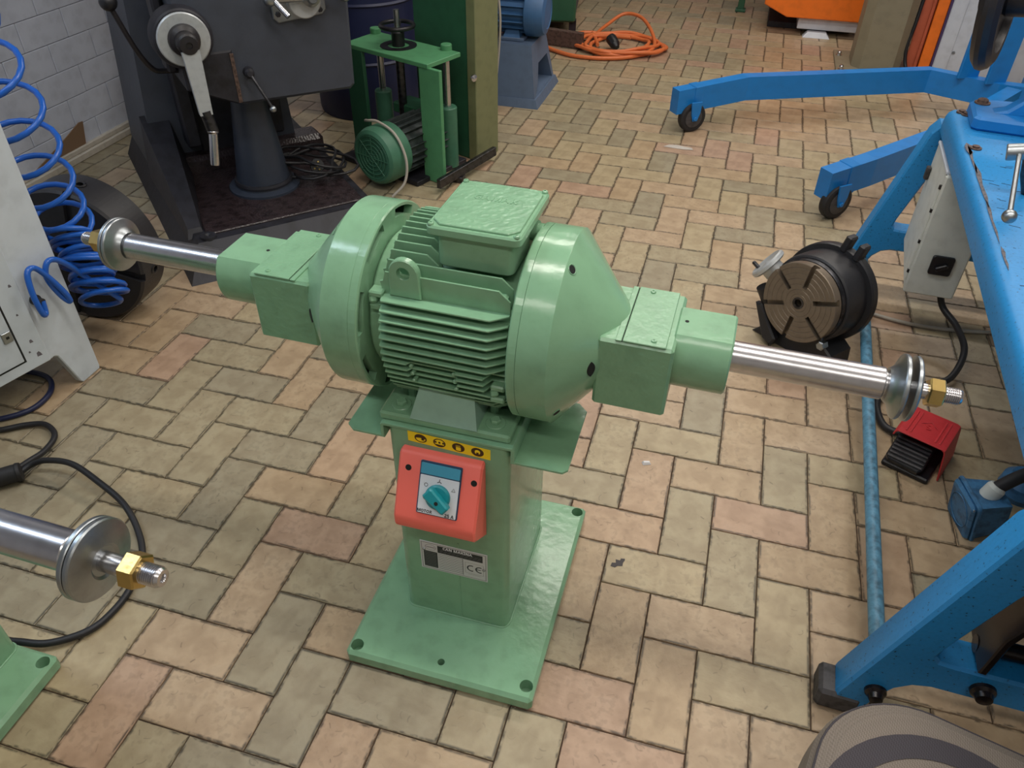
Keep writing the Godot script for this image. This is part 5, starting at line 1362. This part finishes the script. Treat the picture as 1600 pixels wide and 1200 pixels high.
	obj("loops", MB.new().tube(smooth(c, 3), 0.0125, 10), M.orange_cable, oc)
	obj("tail", MB.new().tube(curve([-1.40, 0.016, -4.36, -1.25, 0.016, -4.24, -1.10, 0.016, -4.17, -0.90, 0.016, -4.18, -0.72, 0.018, -4.28, -0.62, 0.03, -4.46, -0.66, 0.06, -4.70, -0.78, 0.10, -4.95, -0.92, 0.10, -5.02, -1.02, 0.05, -4.88, -1.06, 0.03, -4.66, -1.00, 0.03, -4.42], 6), 0.0125, 10), M.orange_cable, oc)
	obj("tail", MB.new().tube(curve([-1.42, 0.02, -4.50, -1.20, 0.02, -4.58, -1.00, 0.04, -4.62, -0.80, 0.05, -4.60], 6), 0.0125, 10), M.orange_cable, oc)
	obj("plug", MB.new().lathe(prof([0, 0, 0.018, 0, 0.034, 0.03, 0.038, 0.085, 0.034, 0.10, 0, 0.10]), 20, along(Vector3(-0.5, 0.35, -0.5), Vector3(-0.86, 0.03, -4.40))), M.black_plastic, oc)
	# far green machine
	var fg := thing("green_machine", "green and grey machine on short legs standing behind the brown plank", "machine", yaw(9, Vector3(-1.2, 0, -4.62)))
	obj("body", MB.new().box(Vector3(-0.60, 0.55, -0.02), Vector3(1.18, 0.88, 0.06), 0.02), M.green_dark, fg)
	obj("side_panel", MB.new().box(Vector3(-0.62, 0.55, -1.0), Vector3(1.20, 0.90, 1.90), 0.01), M.mill_grey, fg)
	for q in [[-0.03, -0.06], [-0.03, -1.8], [-1.1, -0.06], [-1.1, -1.8]]: obj("leg", MB.new().box(Vector3(q[0], 0.06, q[1]), Vector3(0.05, 0.12, 0.05), 0.003), M.mill_dark, fg)
	var rb := thing("far_green_leg", "small green steel foot at the far edge of the floor", "machine foot", Transform3D(Basis.IDENTITY, Vector3(-0.10, 0, -5.82)))
	obj("foot", MB.new().box(Vector3(0, 0.01, 0), Vector3(0.08, 0.02, 0.08), 0.003), M.green_dark, rb)
	obj("upright", MB.new().box(Vector3(0, 0.30, 0), Vector3(0.05, 0.60, 0.05), 0.003), M.green_dark, rb)
	# orange machine
	var om := thing("orange_machine", "bright orange machine body raised over a white block at the back", "machine", Transform3D(Basis.IDENTITY, Vector3(0.44, 0, -5.36)))
	obj("body", MB.new().prism(poly([-0.37, 0.20, -0.20, 0.125, 0.34, 0.125, 0.36, 0.14, 0.40, 0.90, -0.42, 0.90]), -0.9, 0.16, 0.006), M.orange, om)
	obj("under_block", MB.new().box(Vector3(0.10, 0.085, -0.04), Vector3(0.42, 0.085, 0.30), 0.004), M.white_paint, om)
	obj("plinth", MB.new().box(Vector3(-0.02, 0.022, -0.25), Vector3(0.60, 0.044, 0.40), 0.004), M.mill_dark, om)
	obj("levelling_foot", MB.new().hexa([Vector3(-0.06, 0, 0.17), Vector3(0.13, 0, 0.17), Vector3(0.13, 0, 0.09), Vector3(-0.06, 0, 0.09), Vector3(-0.03, 0.035, 0.15), Vector3(0.10, 0.035, 0.15), Vector3(0.10, 0.035, 0.10), Vector3(-0.03, 0.035, 0.10)]), M.white_paint, om)
	# beige pillar
	var bp := thing("beige_pillar", "beige painted steel pillar on a bolted foot plate before the orange machine", "pillar", Transform3D(Basis.IDENTITY, Vector3(0.83, 0, -4.62)))
	obj("foot_plate", MB.new().box(Vector3(-0.055, 0.010, 0.0), Vector3(0.38, 0.02, 0.50), 0.003), M.beige, bp)
	obj("shaft", MB.new().prism(poly([-0.15, 0.10, -0.10, 0.155, 0.10, 0.155, 0.15, 0.10, 0.15, -0.10, 0.10, -0.155, -0.10, -0.155, -0.15, -0.10]), 0.018, 2.2, 0.003, Transform3D(Basis(Vector3.RIGHT, -PI / 2), Vector3.ZERO)), M.beige, bp)
	for q in [[-0.215, 0.20], [-0.215, -0.12], [0.11, 0.21], [0.11, -0.21]]: obj("dome_nut", MB.new().lathe(prof([0.020, 0, 0.020, 0.004, 0.014, 0.004, 0.014, 0.018, 0.010, 0.026, 0, 0.03]), 14, Transform3D(Basis.IDENTITY, Vector3(q[0], 0.02, q[1]))), M.steel, bp)
	# orange and white cabinet
	var wc := thing("orange_white_cabinet", "white steel cabinet with an orange door edge beside the beige pillar", "cabinet", yaw(-6, Vector3(1.15, 0, -4.50)))
	obj("white_front", MB.new().box(Vector3(0.46, 0.70, -0.02), Vector3(0.86, 1.38, 0.04), 0.004), M.white_paint, wc)
	obj("trim_panel", MB.new().box(Vector3(0.055, 0.70, 0.004), Vector3(0.085, 1.38, 0.012), 0.002), M.white_paint, wc)
	screw(wc, Vector3(0.11, 0.16, 0.001), Vector3(0, 0, 1), 0.010, M.steel_satin)
	obj("edge_strip", MB.new().box(Vector3(0.005, 0.70, 0.0), Vector3(0.014, 1.38, 0.05), 0.002), M.purple_edge, wc)
	obj("orange_edge", MB.new().box(Vector3(-0.035, 0.70, -0.01), Vector3(0.065, 1.38, 0.04), 0.003), M.orange, wc)
	obj("inner_panel", MB.new().box(Vector3(-0.062, 0.70, -0.20), Vector3(0.02, 1.38, 0.36), 0.003, Basis(Vector3.UP, -0.12)), M.orange_red, wc)
	obj("recess_panel", MB.new().box(Vector3(-0.108, 0.70, -0.05), Vector3(0.080, 1.38, 0.02), 0.002), M.orange_red, wc)
	obj("carcass", MB.new().box(Vector3(0.42, 0.70, -0.44), Vector3(0.80, 1.38, 0.78), 0.004), M.white_paint, wc)
	tag(obj("looped_cord", MB.new().tube(curve([1.02, 0.70, -4.56, 1.00, 0.45, -4.54, 0.995, 0.30, -4.53, 0.985, 0.16, -4.52, 1.01, 0.05, -4.50, 1.05, 0.012, -4.40], 8), 0.011, 8), M.cable_black), "black cord hanging between the beige pillar and the orange door edge", "cord")

# ---------------------------------------------------------------- lamps
func lamp(at: Vector3, power: float, label: String, tone := Color(1.0, 0.97, 0.93), length := 1.5):
	var g := thing("ceiling_light", label, "light", Transform3D(Basis(Vector3.UP, PI / 2), at), "fluorescent ceiling lights")
	obj("housing", MB.new().box(Vector3(0, 0.05, 0), Vector3(0.22, 0.07, length), 0.006), M.white_paint, g)
	var e := StandardMaterial3D.new()
	e.albedo_color = Color(0.9, 0.9, 0.9)
	e.emission_enabled = true
	e.emission = tone
	e.emission_energy_multiplier = lamp_glow
	for s in [-1, 1]: obj("tube", MB.new().tube([Vector3(0.055 * s, 0.0, -length / 2 + 0.03), Vector3(0.055 * s, 0.0, length / 2 - 0.03)], 0.014, 12), e, g)
	var a := AreaLight3D.new()
	a.name = "lamp_light"
	a.area_size = Vector2(0.18, length)
	a.light_color = tone
	a.light_energy = power
	a.shadow_enabled = true
	a.area_range = 12.0
	a.area_attenuation = 2.0
	a.transform = Transform3D(Basis(Vector3.RIGHT, -PI / 2), Vector3(0, -0.03, 0))
	g.add_child(a, true)
var lamp_glow := 6.0
